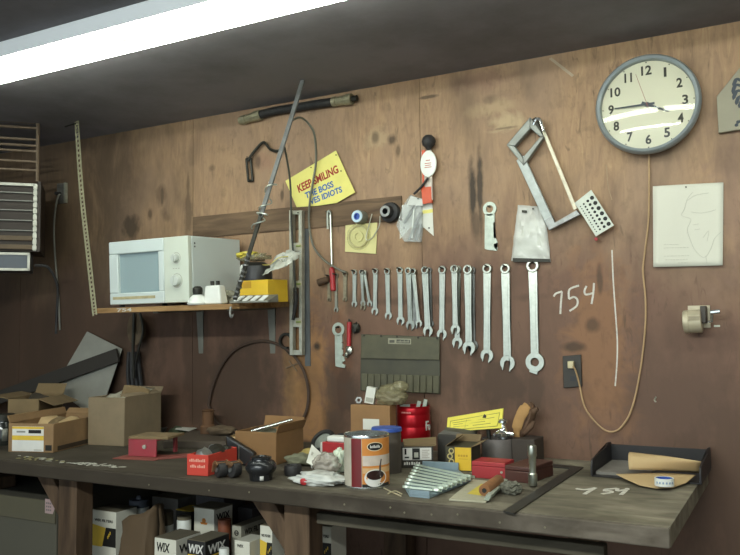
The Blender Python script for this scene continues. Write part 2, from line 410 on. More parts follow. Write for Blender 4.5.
# strip lights on the ceiling
TUBE = emit('lit_tube', (.94, 1, .88), TUBE_S)
LAMPW = mat('lamp_white', 'dfe4e6', .4, 0, .05, 10, (.4, .4, .38), .0)
def strip(label, x0, x1):
    t = thing('ceiling_light', label, 'ceiling light', ((x0+x1)/2, -1.02, CEIL-.001))
    h = (x1-x0)/2
    mb = MB(); mb.box(-h, -.10, -.006, h, .075, 0); mb.box(-h, -.10, -.052, h, -.094, -.006)
    mb.box(-h, -.028, -.024, h, .028, -.006)
    mb.build('housing', LAMPW, t, bevel=.001)
    for sx in (-1, 1):
        MB().box(sx*h-.012, -.10, -.060, sx*h+.012, .102, -.002).build('end_cap', LAMPW, t, bevel=.002)
    for y in (-.07, .082):
        MB().cyl((-h+.0125, y, -.040), (h-.0125, y, -.040), .019, seg=16).build('tube', TUBE, t)
    return t
strip('long fluorescent strip light with two glowing tubes above the bench', -2.85, -.41)
strip('fluorescent strip light further right, its far end beyond the picture', -.37, 2.07)

# heater in the corner, turned towards the room
p = W(38, 184, .32); q = W(38, 251, .32)
ht = p.z - q.z
hp = thing('unit_heater', 'angled wall heater with pale louvred frame at the far left under the ceiling', 'heater', (p.x, p.y, q.z), R(47))
HB = mat('heater_brown', '352b20', .6, .1, .3, 12); HW = mat('heater_frame', 'c4c4b4', .45, .2, .3, 20, (.1, .09, .07)); HL = mat('louvre_grey', '77776e', .45, .4, .3, 20)
s = 1/pxm(p); w = .62
MB().box(-w, .006, 0, -.001, .30, ht).build('case', HB, hp, bevel=.004)
MB().box(-w, -.012, -.004, .012, .006, -.001).box(0, -.012, -.001, .014, .30, ht+.01).build('side_panel', HB, hp)
MB().box(-w, -.012, ht-3*s, -.018, .006, ht).build('top_bar', HW, hp, bevel=.002)
mb = MB()
n = 11
for i in range(n): mb.box(-.0195, -.014, (i+.1)*ht/n, -.001, .006, (i+.86)*ht/n)
mb.box(-.017, -.009, 0, -.0035, .005, ht)
mb.build('side_bar', HW, hp, bevel=.001)
for k in (.30, .45, .60, .74, .86):
    MB().box(-w, -.01, ht*k-.004, -.021, .004, ht*k+.002).build('louvre', HL, hp, bevel=.001)
for k in (.02, .15):
    MB().box(-w, -.012, ht*k, -.021, .004, ht*k+.022).build('slat', mat('heater_slat', '6b5a43', .7, 0, .3), hp, bevel=.001)
z1 = -.01; z0 = -.01 - 18*s
mb = MB().box(-w, -.012, z0, -.028, .16, z1); mb.build('control_box', mat('heater_dark', '39424a', .4, .1, .2), hp, bevel=.002)
mb = MB(); mb.box(-w, -.02, z0, -.028, -.0125, z0+.012).box(-w, -.02, z1-.012, -.028, -.0125, z1).box(-.040, -.02, z0, -.028, -.0125, z1)
mb.build('control_frame', HW, hp, bevel=.001)
MB().tube(spline([(-.01, .02, z0+.03), (.05, .02, z0+.02), (.09, .05, z0-.06), (.09, .08, z0-.16), (.085, .1, z0-.3)]), .007).build('cable', RUBBER, hp)

# wire guard hanging from the ceiling over the heater
g = thing('wire_rack', 'brown wire rack hanging from the ceiling above the wall heater', 'wire rack', (p.x, p.y, p.z+.012), R(47))
RW = mat('rusty_wire', '7d6b55', .6, .2, .4, 30)
s *= 1.24; hz = (184-119)*s
mb = MB()
for py in (120, 129, 134, 138.5, 148, 153, 157.5, 166, 173):
    mb.tube([(-.62, 0, (184-py)*s - .01), (-.008, 0, (184-py)*s-.012)], .0062, 6)
mb.build('bars', RW, g)
MB().tube(spline([(-.09, -.0, hz+.012), (-.03, 0, hz+.004), (-.008, 0, hz-.03), (-.004, 0, .1), (-.004, 0, 0)]), .0085, 8).build('upright', RW, g)
top = CEIL - (p.z+.012)
MB().tube(spline([(-.05, 0, hz-.002), (-.05, -.01, hz+.03), (-.06, 0, top-.001)]), .004, 6).build('hook', RW, g)

# left socket and its cord
def wthing(name, label, cat, px, py, group=None):
    o = W(px, py); t = thing(name, label, cat, o, group=group); return t, V(o)
t, o = wthing('wall_outlet', 'pale metal wall outlet beside the heater with a grey cord', 'outlet', 63, 193)
wpoly(MB(), [(58.5, 184), (67, 183), (67, 203), (59, 204)], 0.0005, .012, o).build('plate', mat('outlet_grey', '6f6d66', .45, .4, .3), t, bevel=.002)
wpoly(MB(), [(66, 183), (67.6, 183), (67.6, 203), (66, 203)], 0.0005, .015, o).build('edge_strip', ALU, t)
a = W(60, 194, .013) - o
MB().cyl(a, a+V((0, -.03, 0)), .012, .009, 12).build('plug', RUBBER, t)
MB().tube(wspl([(60, 194, .042), (57, 200, .05), (54, 225, .02), (55, 255, .008), (58, 290, .008), (59, 306, .008), (60, 330, .008)], .01, o), .005, 8).build('cord', mat('grey_cord', '77766c', .6, 0, .2), t)

# ------------------------------------------------------------------ shelf (its front edge sags a little)
SA = R(2.5)
SX1 = W(290, 302).x; SX0 = W(95, 310, .4).x; SZ = 1.523
sh = thing('wall_shelf', 'narrow wooden wall shelf carrying the white microwave', 'shelf', (SX0, 0, SZ), rx=SA)
L = SX1 - SX0
MB().box(0, -.405, -.022, L, -.003, 0).build('board', WSHELF, sh, bevel=.002)
for px in (201, 272.5):
    b0 = W(px, 312); x = b0.x - SX0
    zl = W(px, 371).z - SZ
    mb = MB(); mb.hexa([(x-.020, -.005, -.024), (x+.020, -.005, -.024), (x+.020, -.012, -.024), (x-.020, -.012, -.024)],
                       [(x-.011, -.002, zl), (x+.011, -.002, zl), (x+.011, -.009, zl), (x-.011, -.009, zl)])
    mb.box(x-.015, -.30, -.030, x+.015, -.005, -.0225)
    mb.build('bracket', GREYMETAL, sh, bevel=.001)
a = V((.14, -.407, -.018))
text('754', 'chalk_number', CHALK, sh, plane_M(a, (1, 0, 0), (0, 0, 1)), width=.085, height=.015, ext=.0006, bold=.02)
def shz(y): return SZ + math.tan(SA)*y     # shelf surface height at y (y negative)
def on_shelf(name, label, cat, x, y, rz=0):
    return thing(name, label, cat, (x, y, shz(y)+.0008), rz, rx=SA)

# left strap: perforated steel, ceiling to the shelf's front corner
p0 = W(76.5, 121, .264); p0.z = CEIL-.001; p1 = V((SX0+.012, -.412, shz(-.405)-.03))
t = thing('hanger_strap', 'pale perforated metal strap from the ceiling to the shelf left corner', 'strap', p1)
mid = (p0+p1)/2 + V((-.012, 0, -.06))
pts = spline([p0-p1, (p0*.62+p1*.38)+V((-.012, 0, 0))-p1, (p0*.3+p1*.7)+V((-.006, 0, 0))-p1, V((0, 0, 0))], 16)
mb = MB()
wv = V((.014, 0, .004))
for i, (a, b) in enumerate(zip(pts, pts[1:])):
    for s0, s1 in ((-1, -.42), (.42, 1)):
        mb.hexa([a+wv*s0, a+wv*s1, a+wv*s1+V((0, .002, 0)), a+wv*s0+V((0, .002, 0))], [b+wv*s0, b+wv*s1, b+wv*s1+V((0, .002, 0)), b+wv*s0+V((0, .002, 0))])
    c = a.lerp(b, .45)
    mb.hexa([a-wv*.42, a+wv*.42, a+wv*.42+V((0, .002, 0)), a-wv*.42+V((0, .002, 0))], [c-wv*.42, c+wv*.42, c+wv*.42+V((0, .002, 0)), c-wv*.42+V((0, .002, 0))])
mb.build('strap_band', mat('strap_metal', 'b0ac8c', .5, .3, .35, 40), t)
e = p0-p1
MB().tube([e+V((-.09, .01, -.012)), e+V((.0, -.003, -.012))], .004, 6).build('nail', DARKMETAL, t)

# right hanger bar
p0 = W(303, 80, .227); p0.z = CEIL - .001; p1 = W(231, 312, .418)
t = thing('hanger_bar', 'long grey steel bar hanging from the ceiling to the shelf front right', 'hanger bar', p1)
d = p0-p1; m1 = d*.44
def flatbar(mb, a, b, w, th):
    ax = (b-a).normalized(); side = ax.cross(V((0, 1, 0))).normalized()*w; n = V((0, th, 0))
    mb.hexa([a-side-n, a+side-n, a+side+n, a-side+n], [b-side-n, b+side-n, b+side+n, b-side+n]); return mb
flatbar(MB(), d*.40, d, .0095, .004).build('bar', mat('bar_steel', '6b6d6b', .6, .3, .4, 30), t, bevel=.001)
flatbar(MB(), d*.05, d*.42, .0085, .004).build('lower_bar', DARKMETAL, t, bevel=.001)
mb = MB()
for k in range(9):
    c = d*(.06+.022*k); mb.ring(.006, .012, .006, Matrix.Translation(c) @ Matrix.Rotation(R(25*(k % 3)), 4, 'Y'), 10)
mb.build('chain_link', OLDSTEEL, t)
mb = MB()
ax = d.normalized(); u = ax.cross(V((0, 1, 0))).normalized(); v = ax.cross(u)
hel = [d*(.345+.02*math.sin(k*.21)) + ax*(.20*k/44) + u*(.022+.008*math.sin(k*.5))*math.cos(k*.57) + v*.016*math.sin(k*.57) for k in range(44)]
mb.tube(hel, .0028, 6); mb.build('wire_tie', mat('bright_wire', 'b9bfb4', .3, .7, .1), t)
MB().tube(spline([(0, 0, .02), (.002, -.008, -.005), (.004, -.004, -.02), (.006, .004, -.012)]), .005, 8).build('hook_end', OLDSTEEL, t)

# microwave
mx0, mx1 = W(112.5, 270, .365).x, W(191.5, 270, .365).x
mw = on_shelf('microwave', 'white microwave oven on the left end of the wall shelf', 'microwave', mx0, -.365)
w = mx1-mx0; h = hgt(V((mx1, -.365, shz(-.365))), 236)
dp = .335; MWW = mat('microwave_white', 'c8d2ce', .4, 0, .08, 6, (.35, .33, .25), .0)
MB().box(0, .012, .012, w, dp, h).build('case', MWW, mw, bevel=.004)
dw = w*.70
mb = MB()
fx0, fx1, fz0, fz1 = .052, dw-.030, .062, h-.055
mb.box(0, -.012, .012, dw, .011, fz0).box(0, -.012, fz1, dw, .011, h).box(0, -.012, fz0, fx0, .011, fz1).box(fx1, -.012, fz0, dw, .011, fz1)
door = mb.build('door', MWW, mw, bevel=.004)
MB().box(fx0-.001, .002, fz0-.001, fx1+.001, .008, fz1+.001).build('door_window', mat('microwave_window', '8fa2a4', .25, 0, .08, 20, (.3, .3, .28), 0), door)
MB().box(.02, -.0135, .034, dw-.05, -.0105, .046).build('dirty_edge', mat('yellowed_plastic', 'b8ad84', .6, 0, .4, 30), door)
MB().box(dw+.002, -.012, .012, w, .011, h).build('control_panel', mat('microwave_panel', 'c9d0c2', .4, 0, .1, 10, (.4, .36, .2), 0), mw, bevel=.003)
cx = (dw+w)/2+.004
for z, r in ((h*.69, .017), (h*.36, .024)):
    MB().lathe([(0, .02), (r*.85, .02), (r, .014), (r, 0)], 24, wat(cx, -.012, z)).box(cx-.003, -.036, z-r*.8, cx+.003, -.031, z+r*.8).build('knob', mat('knob_white', 'c3c9c0', .4, 0, .1), mw)
    MB().ring(r+.003, r+.006, .0006, wat(cx, -.0121, z)).build('dial_ring', INKG, mw)
mb = MB()
for i in range(3): mb.box(cx-.02+i*.014, -.0126, h*.53, cx-.012+i*.014, -.0119, h*.53+.003)
mb.build('dial_mark', INKG, mw)
mb = MB()
for j in range(2):
    mb.cyl((w-.0005, .03, h-.03-j*.014), (w+.001, .03, h-.03-j*.014), .004, seg=8)
mb.build('vent_hole', INKK, mw)
for x in (.03, w-.03):
    for y in (.03, dp-.04): MB().cyl((x, y, 0), (x, y, .013), .012, seg=12).build('foot', RUBBER, mw)

# things on the shelf right of the microwave
def sp(px, py, off): return W(px, py, off)
p = W(198, 302, .375)
t = on_shelf('small_jar', 'small white jar with dark knob lid beside the microwave front corner', 'jar', p.x, -.375)
MB().lathe([(0, 0), (.040, 0), (.044, .006), (.034, .028), (.020, .040), (0, .042)], 20).build('jar_body', WHITE, t)
MB().lathe([(0, .042), (.019, .042), (.021, .055), (.020, .068), (.012, .075), (0, .076)], 16).build('lid', DARKMETAL, t)
p = W(215, 302, .36)
t = on_shelf('plug_adapter', 'white block plug adapter with two dark prongs on the shelf', 'plug adapter', p.x, -.36)
MB().hexa([(-.046, -.02, 0), (.046, -.02, 0), (.046, .03, 0), (-.046, .03, 0)], [(-.038, -.014, .076), (.034, -.014, .076), (.034, .024, .076), (-.038, .024, .076)]).build('adapter_body', WHITE, t, bevel=.006)
for x in (-.015, .014): MB().cyl((x, .005, .0755), (x, .005, .094), .008, seg=10).build('prong', DARKMETAL, t)
p = W(251, 302, .33)
t = on_shelf('blister_strip', 'grey tilted packet strip in front of the yellow carton', 'packet', p.x, -.318, R(8))
MB().hexa([(-.08, -.05, 0), (.085, -.03, 0), (.10, .03, .0), (-.06, .01, 0)], [(-.08, -.05, .008), (.085, -.03, .008), (.10, .03, .032), (-.06, .01, .032)]).build('backing', GREYMETAL, t, bevel=.002)
mb = MB()
for k in range(4): mb.hexa([(-.06+.035*k, -.046+.004*k, .0085), (-.04+.035*k, -.044+.004*k, .0085), (-.028+.035*k, -.012, .025), (-.048+.035*k, -.014, .025)],
                           [(-.06+.035*k, -.046+.004*k, .012), (-.04+.035*k, -.044+.004*k, .012), (-.028+.035*k, -.012, .029), (-.048+.035*k, -.014, .029)])
mb.build('blister_pocket', WHITE, t)
p = W(231, 301, .25)
t = on_shelf('scrap_lump', 'dusty crumpled scrap lump behind the hanging bar', 'scrap', p.x, -.27)
tag(t); MB().blob((0, 0, .028), (.045, .03, .03), .35, 2.5, 3, 4, 0).build('lump', mat('dusty_lump', '82806e', .8, 0, .4), t)
pa, pb = W(257, 302, .27), W(280.5, 299, .20)
t = on_shelf('yellow_carton', 'yellow carton at the right end of the wall shelf', 'carton', pa.x-.075, -.285)
yh = .092
MB().box(0, 0, 0, pb.x-pa.x+.075, .14, yh).build('carton_body', YELBOX, t, bevel=.0015)
MB().box(.0, -.0006, .06, .06, .0, yh-.004).build('label', mat('yellow_dark', 'b98f1e', .7, 0, .2), t)
t = on_shelf('black_dome', 'black rounded cap with white front band on the yellow carton', 'cap', pa.x-.035, -.225)
t.location.z += yh
MB().lathe([(0, .078), (.035, .076), (.058, .06), (.066, .03), (.066, 0), (0, 0)], 28).build('crown', BLACK, t)
MB().lathe([(.0675, .032), (.068, .058), (.062, .066), (.058, .0655), (.0665, .057), (.0665, .032)], 20, None, R(200), R(262)).build('front_band', WHITE, t)
t = on_shelf('plastic_bag', 'crumpled clear and yellow plastic bag on top of the yellow carton', 'plastic bag', pa.x+.0, -.2)
t.location.z += yh
mb = MB()
def bagf(u, v):
    x = .036+.125*u; z = .002+.085*v*(.55+.45*math.sin(2.6*u+.4)) + .03*u
    return (x, -.085 + .10*v + .03*noise.noise(V((u*5, v*5, 1))), z + .018 + .022*noise.noise(V((u*6, v*4, 8))))
mb.sheet(bagf, 14, 12, .001); mb.build('film', CLEAR, t)
MB().blob((-.05, -.02, .098), (.075, .05, .018), .5, 2.4, 3, 5).build('crumple', TANFILM, t, smooth=180)
MB().blob((-.075, -.025, .108), (.05, .04, .016), .5, 3, 3, 3).build('print', mat('yellow_film', 'c4b548', .35, 0, .4, 40, (.1, .09, .04)), t)
mb = MB(); mb.tube(spline([(.05, -.095, .06), (.08, -.088, .06), (.11, -.07, .085), (.135, -.04, .09)]), .006, 6, .3); mb.build('yellow_edge', mat('yellow_film', 'c4b548'), t)
# ------------------------------------------------------------------ things on the wall
# hose on the wall under the ceiling
t, o = wthing('rubber_hose', 'short black rubber hose with metal end fittings mounted high on the wall', 'hose', 297, 110)
pts = wspl([(258, 115.5), (275, 111), (297, 107.5), (315, 104.5), (333, 102)], .022, o)
MB().tube(pts, .019, 12).build('hose_body', RUBBER, t)
FIT = mat('dull_brass', 'aaa588', .4, .6, .4, 40)
for a, b in (((240, 121), (261, 114.8)), ((330, 102.5), (352, 99))):
    a, b = W(*a, .022)-o, W(*b, .022)-o; d = b-a
    MB().tube([a, a+d*.12, a+d*.13, a+d*.3, a+d*.31, a+d*.7, a+d*.72, b], [.017, .017, .022, .022, .019, .022, .024, .024], 10).build('fitting', FIT, t)
MB().tube([W(352, 99, .022)-o, W(357, 98, .022)-o], .013, 8).build('end_plug', DARKMETAL, t)

# hooked tool on the wall left
t, o = wthing('hook_tool', 'dark bent hook tool hanging on the wall above the shelf', 'hook tool', 248, 160)
MB().tube(wspl([(248, 161), (253, 153), (262, 143), (266, 144), (270, 149), (276, 151), (281, 150)], .02, o), .0065, 8).build('crank', DARKMETAL, t)
mb = MB()
for dx in (-2.2, 2.2): mb.tube([W(248.5+dx, 159, .015)-o, W(250.5+dx, 181, .012)-o], .0055, 8)
mb.tube([W(246, 159.5, .015)-o, W(251.5, 159, .015)-o], .0065, 8); mb.tube([W(248, 181, .012)-o, W(253, 180.5, .012)-o], .0055, 8)
mb.build('fork', DARKMETAL, t)
MB().tube([W(247, 158, .0)-o, W(247, 157, .03)-o], .003, 6).build('nail', DARKMETAL, t)

# hanging wires
t, o = wthing('bent_wire', 'grey wire looping from the steel bar across the yellow sign to the wrenches', 'wire', 314, 160)
MB().tube(wspl([(293, 120, .18), (300, 117.5, .14), (308, 123, .1), (314.5, 135, .07), (316, 160, .035), (313, 182, .03), (310, 200, .028), (309, 222, .02), (313, 245, .03), (323, 259, .034), (336, 268, .034), (346, 272.5, .03)], 0, o), .0048, 8).build('wire', mat('wire_grey', '6c6c60', .5, .4, .2, 20), t)
t, o = wthing('hanging_rope', 'dark cord hanging from the steel bar down over the spirit level', 'rope', 289, 190)
MB().tube(wspl([(284.5, 147, .15), (287, 160, .1), (290, 180, .06), (291, 205, .05), (291.5, 225, .045), (293.5, 260, .05), (295.5, 290, .054)], 0, o), .0045, 8).build('rope_strand', mat('cord_dark', '3b3d36', .6, .1, .3), t)
MB().tube(wspl([(295.5, 290.5, .055), (296, 300, .055), (293, 320, .053)], 0, o), [.006]*4+[.0085]*9+[.007]*4, 8).build('rope_knot', RUBBER, t)

# yellow sign
SIGNPX = [(285.7, 181), (336.2, 150.7), (355.3, 192.4), (337, 203), (318, 205.8), (297, 207.2)]
t, o = wthing('wall_sign', 'tilted yellow cardboard sign with red and blue hand lettering', 'sign', 320, 182)
wpoly(MB(), SIGNPX, .012, .003, o).build('card', YEL, t)
def wtext(body, m, a, b, hpx, off, t, o, name='lettering', bold=.03):
    A, B = W(*a, off)-o, W(*b, off)-o
    x = (B-A); y = V((0, 0, 1)) - x*(x.z/x.dot(x))
    return text(body, name, m, t, plane_M(A, x, y), width=x.length, height=hpx/pxm(W(*a, off)), bold=bold)
wtext('KEEP SMILING', INKR, (299, 193), (339, 172.5), 8.4, .0156, t, o)
wtext('THE BOSS', INKB, (306, 199), (334, 186.8), 6.6, .0156, t, o)
wtext('VES IDIOTS', INKB, (310.5, 205), (342.5, 192), 6.2, .0156, t, o)
mb = MB()
for px, py in ((311, 167.5), (336, 155), (341, 171)): mb.cyl(W(px, py, .0)-o, W(px, py, .0175)-o, .003, seg=8)
mb.build('tack', DARKMETAL, t)

# spirit level and the flat grey band behind it
t, o = wthing('thin_strip', 'thin grey strip behind the spirit level', 'strip', 308, 230)
wpoly(MB(), [(303, 214), (308.8, 214), (311, 366), (305.5, 366)], -.0003, .004, o).build('strip_body', mat('strip_grey', '5b5f60', .55, .3, .3, 12), t)
t, o = wthing('spirit_level', 'long aluminium spirit level hanging vertically beside the shelf end', 'spirit level', 298, 212)
def lv(px, py): return (px, py)
mb = MB()
def rail(x0, x1, y0, y1, sh=2.6): wpoly(mb, [(x0, y0), (x1, y0), (x1+sh*(y1-y0)/143, y1), (x0+sh*(y1-y0)/143, y1)], .012, .024, o)
rail(292.2, 295.4, 211, 355, .5); rail(301.6, 304.6, 211, 355, .5)
mb.build('rails', ALU, t, bevel=.0008)
for y0, y1 in ((211, 214.5), (243, 251), (281, 288), (318, 327), (350, 355)): wpoly(MB(), [(294.9, y0), (302, y0), (302, y1), (294.9, y1)], .016, .016, o).build('web', ALU, t, bevel=.0008)
for py, hz in ((246, 1), (284, 1), (322, 0)):
    c = W(298.8, py, .036)-o
    MB().lathe([(0, 0), (.016, 0), (.016, .006), (0, .007)], 18, wat(c.x, c.y+.006, c.z)).build('vial_housing', mat('vial_cream', 'b3ae92', .4, 0, .2), t)
    MB().tube([c+V((-.010, -.004, 0)), c+V((.010, -.004, 0))], .0045, 10).build('vial', mat('vial_green', '8c9a5a', .2, 0, .1), t)
wpoly(MB(), [(289.8, 213), (292.2, 213), (292.6, 243), (290.4, 243)], .03, .005, o).build('edge_plate', ALU, t)
MB().tube([W(298, 213, 0)-o, W(298, 212.5, .05)-o], .003, 6).build('nail', DARKMETAL, t)

# long screwdriver
t, o = wthing('screwdriver', 'long thin steel screwdriver with red handle hanging tip up from a nail', 'screwdriver', 329, 214)
MB().tube([W(330.4, 213, .02)-o, W(332, 270, .02)-o], .0048, 10).build('shaft', STEEL, t)
mb = MB().tube(spline([W(330.6, 213, .02)-o, W(329, 211, .024)-o, W(327.6, 214, .024)-o, W(327.8, 229, .022)-o]), .0052, 8); mb.build('pocket_clip', STEEL, t)
a, b = W(331.8, 267, .02)-o, W(333.2, 291, .02)-o
MB().tube([a, a.lerp(b, .08), a.lerp(b, .25), a.lerp(b, .5), a.lerp(b, .95), b], [.006, .011, .0125, .011, .0125, .009], 12).build('handle', RED, t)
MB().tube([W(325, 211, 0)-o, W(330, 214, .03)-o], .003, 6).build('nail', DARKMETAL, t)
t, o = wthing('wood_peg', 'dark stubby wooden peg sticking out left of the small wrenches', 'peg', 325, 281)
MB().tube([W(330, 279, .004)-o, W(327, 279.5, .02)-o, W(318, 283, .03)-o], [.012, .014, .016], 10).build('peg_body', WDARK, t)

# blister card with spool
t, o = wthing('blister_card', 'yellow blister card with round clear bubble hanging on the wall', 'blister card', 361, 208)
wpoly(MB(), [(346.1, 207.5), (377.8, 210), (376.3, 254), (345.4, 251.7)], .003, .003, o).build('card', PALEYEL, t)
c = W(358.8, 236.5, .006) - o; r = 12.6/pxm(W(358, 235))
MB().lathe([(r*1.08, 0), (r*1.05, .002), (r, .002), (r*.97, .012), (r*.9, .015), (0, .015)], 32, wat(c.x, c.y, c.z)).build('bubble', CLEARER, t)
MB().lathe([(r*.28, .001), (r*.45, .001), (r*.45, .008), (r*.28, .008), (r*.28, .001)], 24, wat(c.x, c.y, c.z)).build('washer', PALEYEL, t)
MB().ring(r*.78, r*.9, .006, wat(c.x, c.y, c.z)).build('ring_seal', mat('seal_tan', 'b3aa78', .6, 0, .1), t)
MB().tube(wspl([(372, 214), (369, 225), (366, 239), (372, 238), (379, 226), (380, 216)], .02, o), .0022, 6).build('loop_wire', ALU, t)
def peg_roll(name, label, cat, px, py, prof, m, group=None):
    o = W(px, py); t = thing(name, label, cat, o); return t, wat(0, 0, 0)
t, M = peg_roll('thread_spool', 'small roll with bright blue core hanging above the yellow blister card', 'roll', 363.5, 218, None, None)
MB().lathe([(.012, .009), (.027, .009), (.028, .05), (.026, .054), (.0235, .054)], 24, M).build('roll_body', mat('roll_grey', '77776a', .6, 0, .2), t)
MB().lathe([(.0145, .054), (.0255, .0545), (.0245, .058), (.0145, .058)], 24, M).build('rim', mat('pale_blue', 'b9cfd8', .4, 0, .1), t)
MB().lathe([(.0, .045), (.0146, .045), (.0146, .0585), (.010, .0585), (.009, .05), (0, .05)], 24, M).build('core', BLUE, t)
MB().cyl((0, 0, 0), (0, -.044, 0), .008, seg=10).build('peg', DARKMETAL, t)
t, M = peg_roll('rubber_bushing', 'black rubber bushing hanging beside the blue-cored roll', 'bushing', 392, 213, None, None)
MB().lathe([(.011, 0), (.040, 0), (.043, .012), (.040, .028), (.026, .034), (.022, .062), (.013, .062), (.011, .05), (.011, 0)], 28, M).build('bushing_body', RUBBER, t)
MB().ring(.0125, .0228, .003, M @ Matrix.Translation((0, 0, .0605))).build('sleeve', OLDSTEEL, t)

# parts bag on white tag
t, o = wthing('white_tag', 'white swallow-tailed card tag with yellow stripe behind the parts bag', 'tag', 418, 204)
wpoly(MB(), [(399.6, 205.5), (432.3, 201), (433.8, 236), (424, 227.5), (411, 227.5), (400, 239)], .0003, .002, o).build('card', PAPER, t)
wpoly(MB(), [(422, 210.5), (432.6, 209), (432.8, 212.5), (422, 214)], .0025, .0006, o).build('stripe', YEL, t)
mb = MB()
for px, py in ((429, 228), (404, 228)): mb.cyl(W(px, py, .004)-o, W(px, py, .0048)-o, .0035, seg=8)
mb.build('punch_hole', INKK, t)
t, o = wthing('parts_bag', 'clear plastic bag of metal parts hanging on the white tag', 'parts bag', 413, 198)
mb = MB()
wpoly(mb, [(412, 195), (423, 200), (423.5, 228), (421.5, 242.5), (405.5, 242), (398, 226), (404, 207)], .0042, .018, o)
mb.build('bag_film', film('bag_film', 'd6dcd8', .68, .12), t, bevel=.003)
for a, b, r in (((417, 203), (404, 223), .009), ((421, 212), (409, 240), .008), ((414, 206), (412, 238), .006), ((420, 224), (416, 240), .010)):
    MB().tube([W(*a, .0155)-o, W(*b, .0155)-o], [r*.9, r*.7], 8).build('part', OLDSTEEL if r > .007 else STEEL, t)
mb = MB(); wpoly(mb, [(411, 196), (423, 199), (423, 206), (407, 205)], .022, .002, o); mb.build('bag_top', MILKY, t)
MB().tube([W(418, 199, 0)-o, W(418, 198.6, .03)-o], .003, 6).build('nail', DARKMETAL, t)

# hydrometer
t, o = wthing('battery_hydrometer', 'battery hydrometer with black bulb and orange ends hanging on the wall', 'hydrometer', 428, 160)
rb = 7.0/pxm(W(428, 141))
c = W(428.6, 141.5, .03)-o
MB().lathe([(0, rb), (rb*.5, rb*.87), (rb*.87, rb*.5), (rb, 0), (rb*.87, -rb*.5), (rb*.5, -rb*.85), (rb*.35, -rb*1.15), (0, -rb*1.15)], 24, Matrix.Translation(c)).build('bulb', RUBBER, t)
a, b = W(427, 150, .022)-o, W(429, 206, .022)-o
wpoly(MB(), [(422, 152), (432, 150), (433.5, 200), (424, 202)], .016, .010, o).build('barrel', film('hydro_clear', 'd8cfc0', .35, .1), t, bevel=.002)
mb = MB(); wpoly(mb, [(422.5, 188), (432.4, 187), (433, 203), (424, 204.5)], .014, .014, o); wpoly(mb, [(423, 151), (426.5, 150.5), (427, 158), (423, 158)], .014, .014, o)
wpoly(mb, [(422.6, 158), (424.4, 158), (426, 188), (424, 188)], .0145, .013, o)
mb.build('orange_end', mat('hydro_orange', 'c8502a', .45, 0, .2), t, bevel=.001)
c = W(428.8, 164, .028)-o
mb = MB(); mb.lathe([(0, 0), (1, 0), (1, .006), (.9, .0075), (0, .008)], 28, wat(c.x, c.y, c.z) @ Matrix.Diagonal((8.6/pxm(o), 13/pxm(o), 1, 1))); mb.build('dial', WHITE, t)
mb = MB()
for k, (wd, z) in enumerate(((.010, .012), (.016, .0), (.014, -.008), (.017, -.016))): mb.box(c.x-wd*.9, c.y-.0088, c.z+z, c.x+wd*.9, c.y-.0078, c.z+z+.003)
mb.build('dial_print', mat('dial_red', 'b86a5a', .7, 0, .2), t)
MB().tube(wspl([(428, 178, .034), (422, 186, .036), (414, 194, .03)], 0, o), .005, 8).build('suction_hose', RUBBER, t)

# two flat gauge wrenches
def gaugewrench(px, py, bx, by, half, label, group=None):
    t, o = wthing('flat_wrench', label, 'wrench', px, py)
    th = .006
    k = pxm(o); r = 7.0/k
    a = W(px, py, -.0002)-o; b = W(bx, by, -.0002)-o
    ax = (b-a); Ln = ax.length; ax.normalize(); sd = V((1, 0, 0)); sd = (sd-ax*sd.dot(ax)).normalized()
    M = Matrix((sd, -ax, V((0, -1, 0)))).transposed().to_4x4(); M.translation = a
    mb = MB(); mb.ring(r*.55, r, th, M)
    hw = half/k
    Y = lambda f: -Ln*f
    poly = [(-hw, -r*.75), (hw, -r*.75), (hw, Y(.33)), (hw*.72, Y(.34)), (hw*.72, Y(.37)), (hw, Y(.38)), (hw, Y(.50)), (hw*.72, Y(.51)), (hw*.72, Y(.54)), (hw, Y(.55)), (hw*1.0, Y(.66)), (hw*.7, Y(.67)), (hw*.7, Y(.71)), (hw*1.2, Y(.73)), (hw*1.5, Y(.84)), (hw*.7, Y(.86)), (hw*.7, Y(.92)), (hw*1.5, Y(.95)), (hw*1.3, Y(1.03)), (-hw*.3, Y(1.0)), (-hw*1.2, Y(.97)), (-hw*1.2, Y(.82))]
    mb.prism(poly, th, M)
    mb.build('wrench_body', PALEMETAL, t, bevel=.0006)
    MB().cyl((0, 0, a.z+r*.3), (0, -.026, a.z+r*.3), .0028, seg=6).build('nail', DARKMETAL, t)
gaugewrench(490, 209, 491, 250, 5, 'pale flat notched wrench hanging below the hydrometer, left of the clear bag')
gaugewrench(338.8, 329.5, 340.5, 367, 4.2, 'pale flat notched wrench hanging left of the dark tool roll')
t, o = wthing('tube_cutter', 'small tool with red handle and silver head hanging left of the tool roll', 'tool', 349, 322)
MB().tube([W(349.3, 322, .014)-o, W(348.8, 346, .014)-o], [.010, .009], 10).build('handle', RED, t)
mb = MB(); mb.blob(W(349, 350, .014)-o, (.016, .010, .018), .3, 2, 2, 3); mb.blob(W(346.5, 355, .014)-o, (.010, .008, .012), .3, 2, 2, 6); mb.build('head', STEEL, t)
MB().tube([W(349, 320, 0)-o, W(349, 319.5, .03)-o], .004, 6).build('nail', DARKMETAL, t)
t, o = wthing('dark_fitting', 'small dark iron fitting hanging between red-handled tool and tool roll', 'fitting', 355, 330)
MB().blob(W(355.5, 328, .014)-o, (.018, .013, .022), .35, 2, 3, 8).build('fitting_body', DARKMETAL, t)

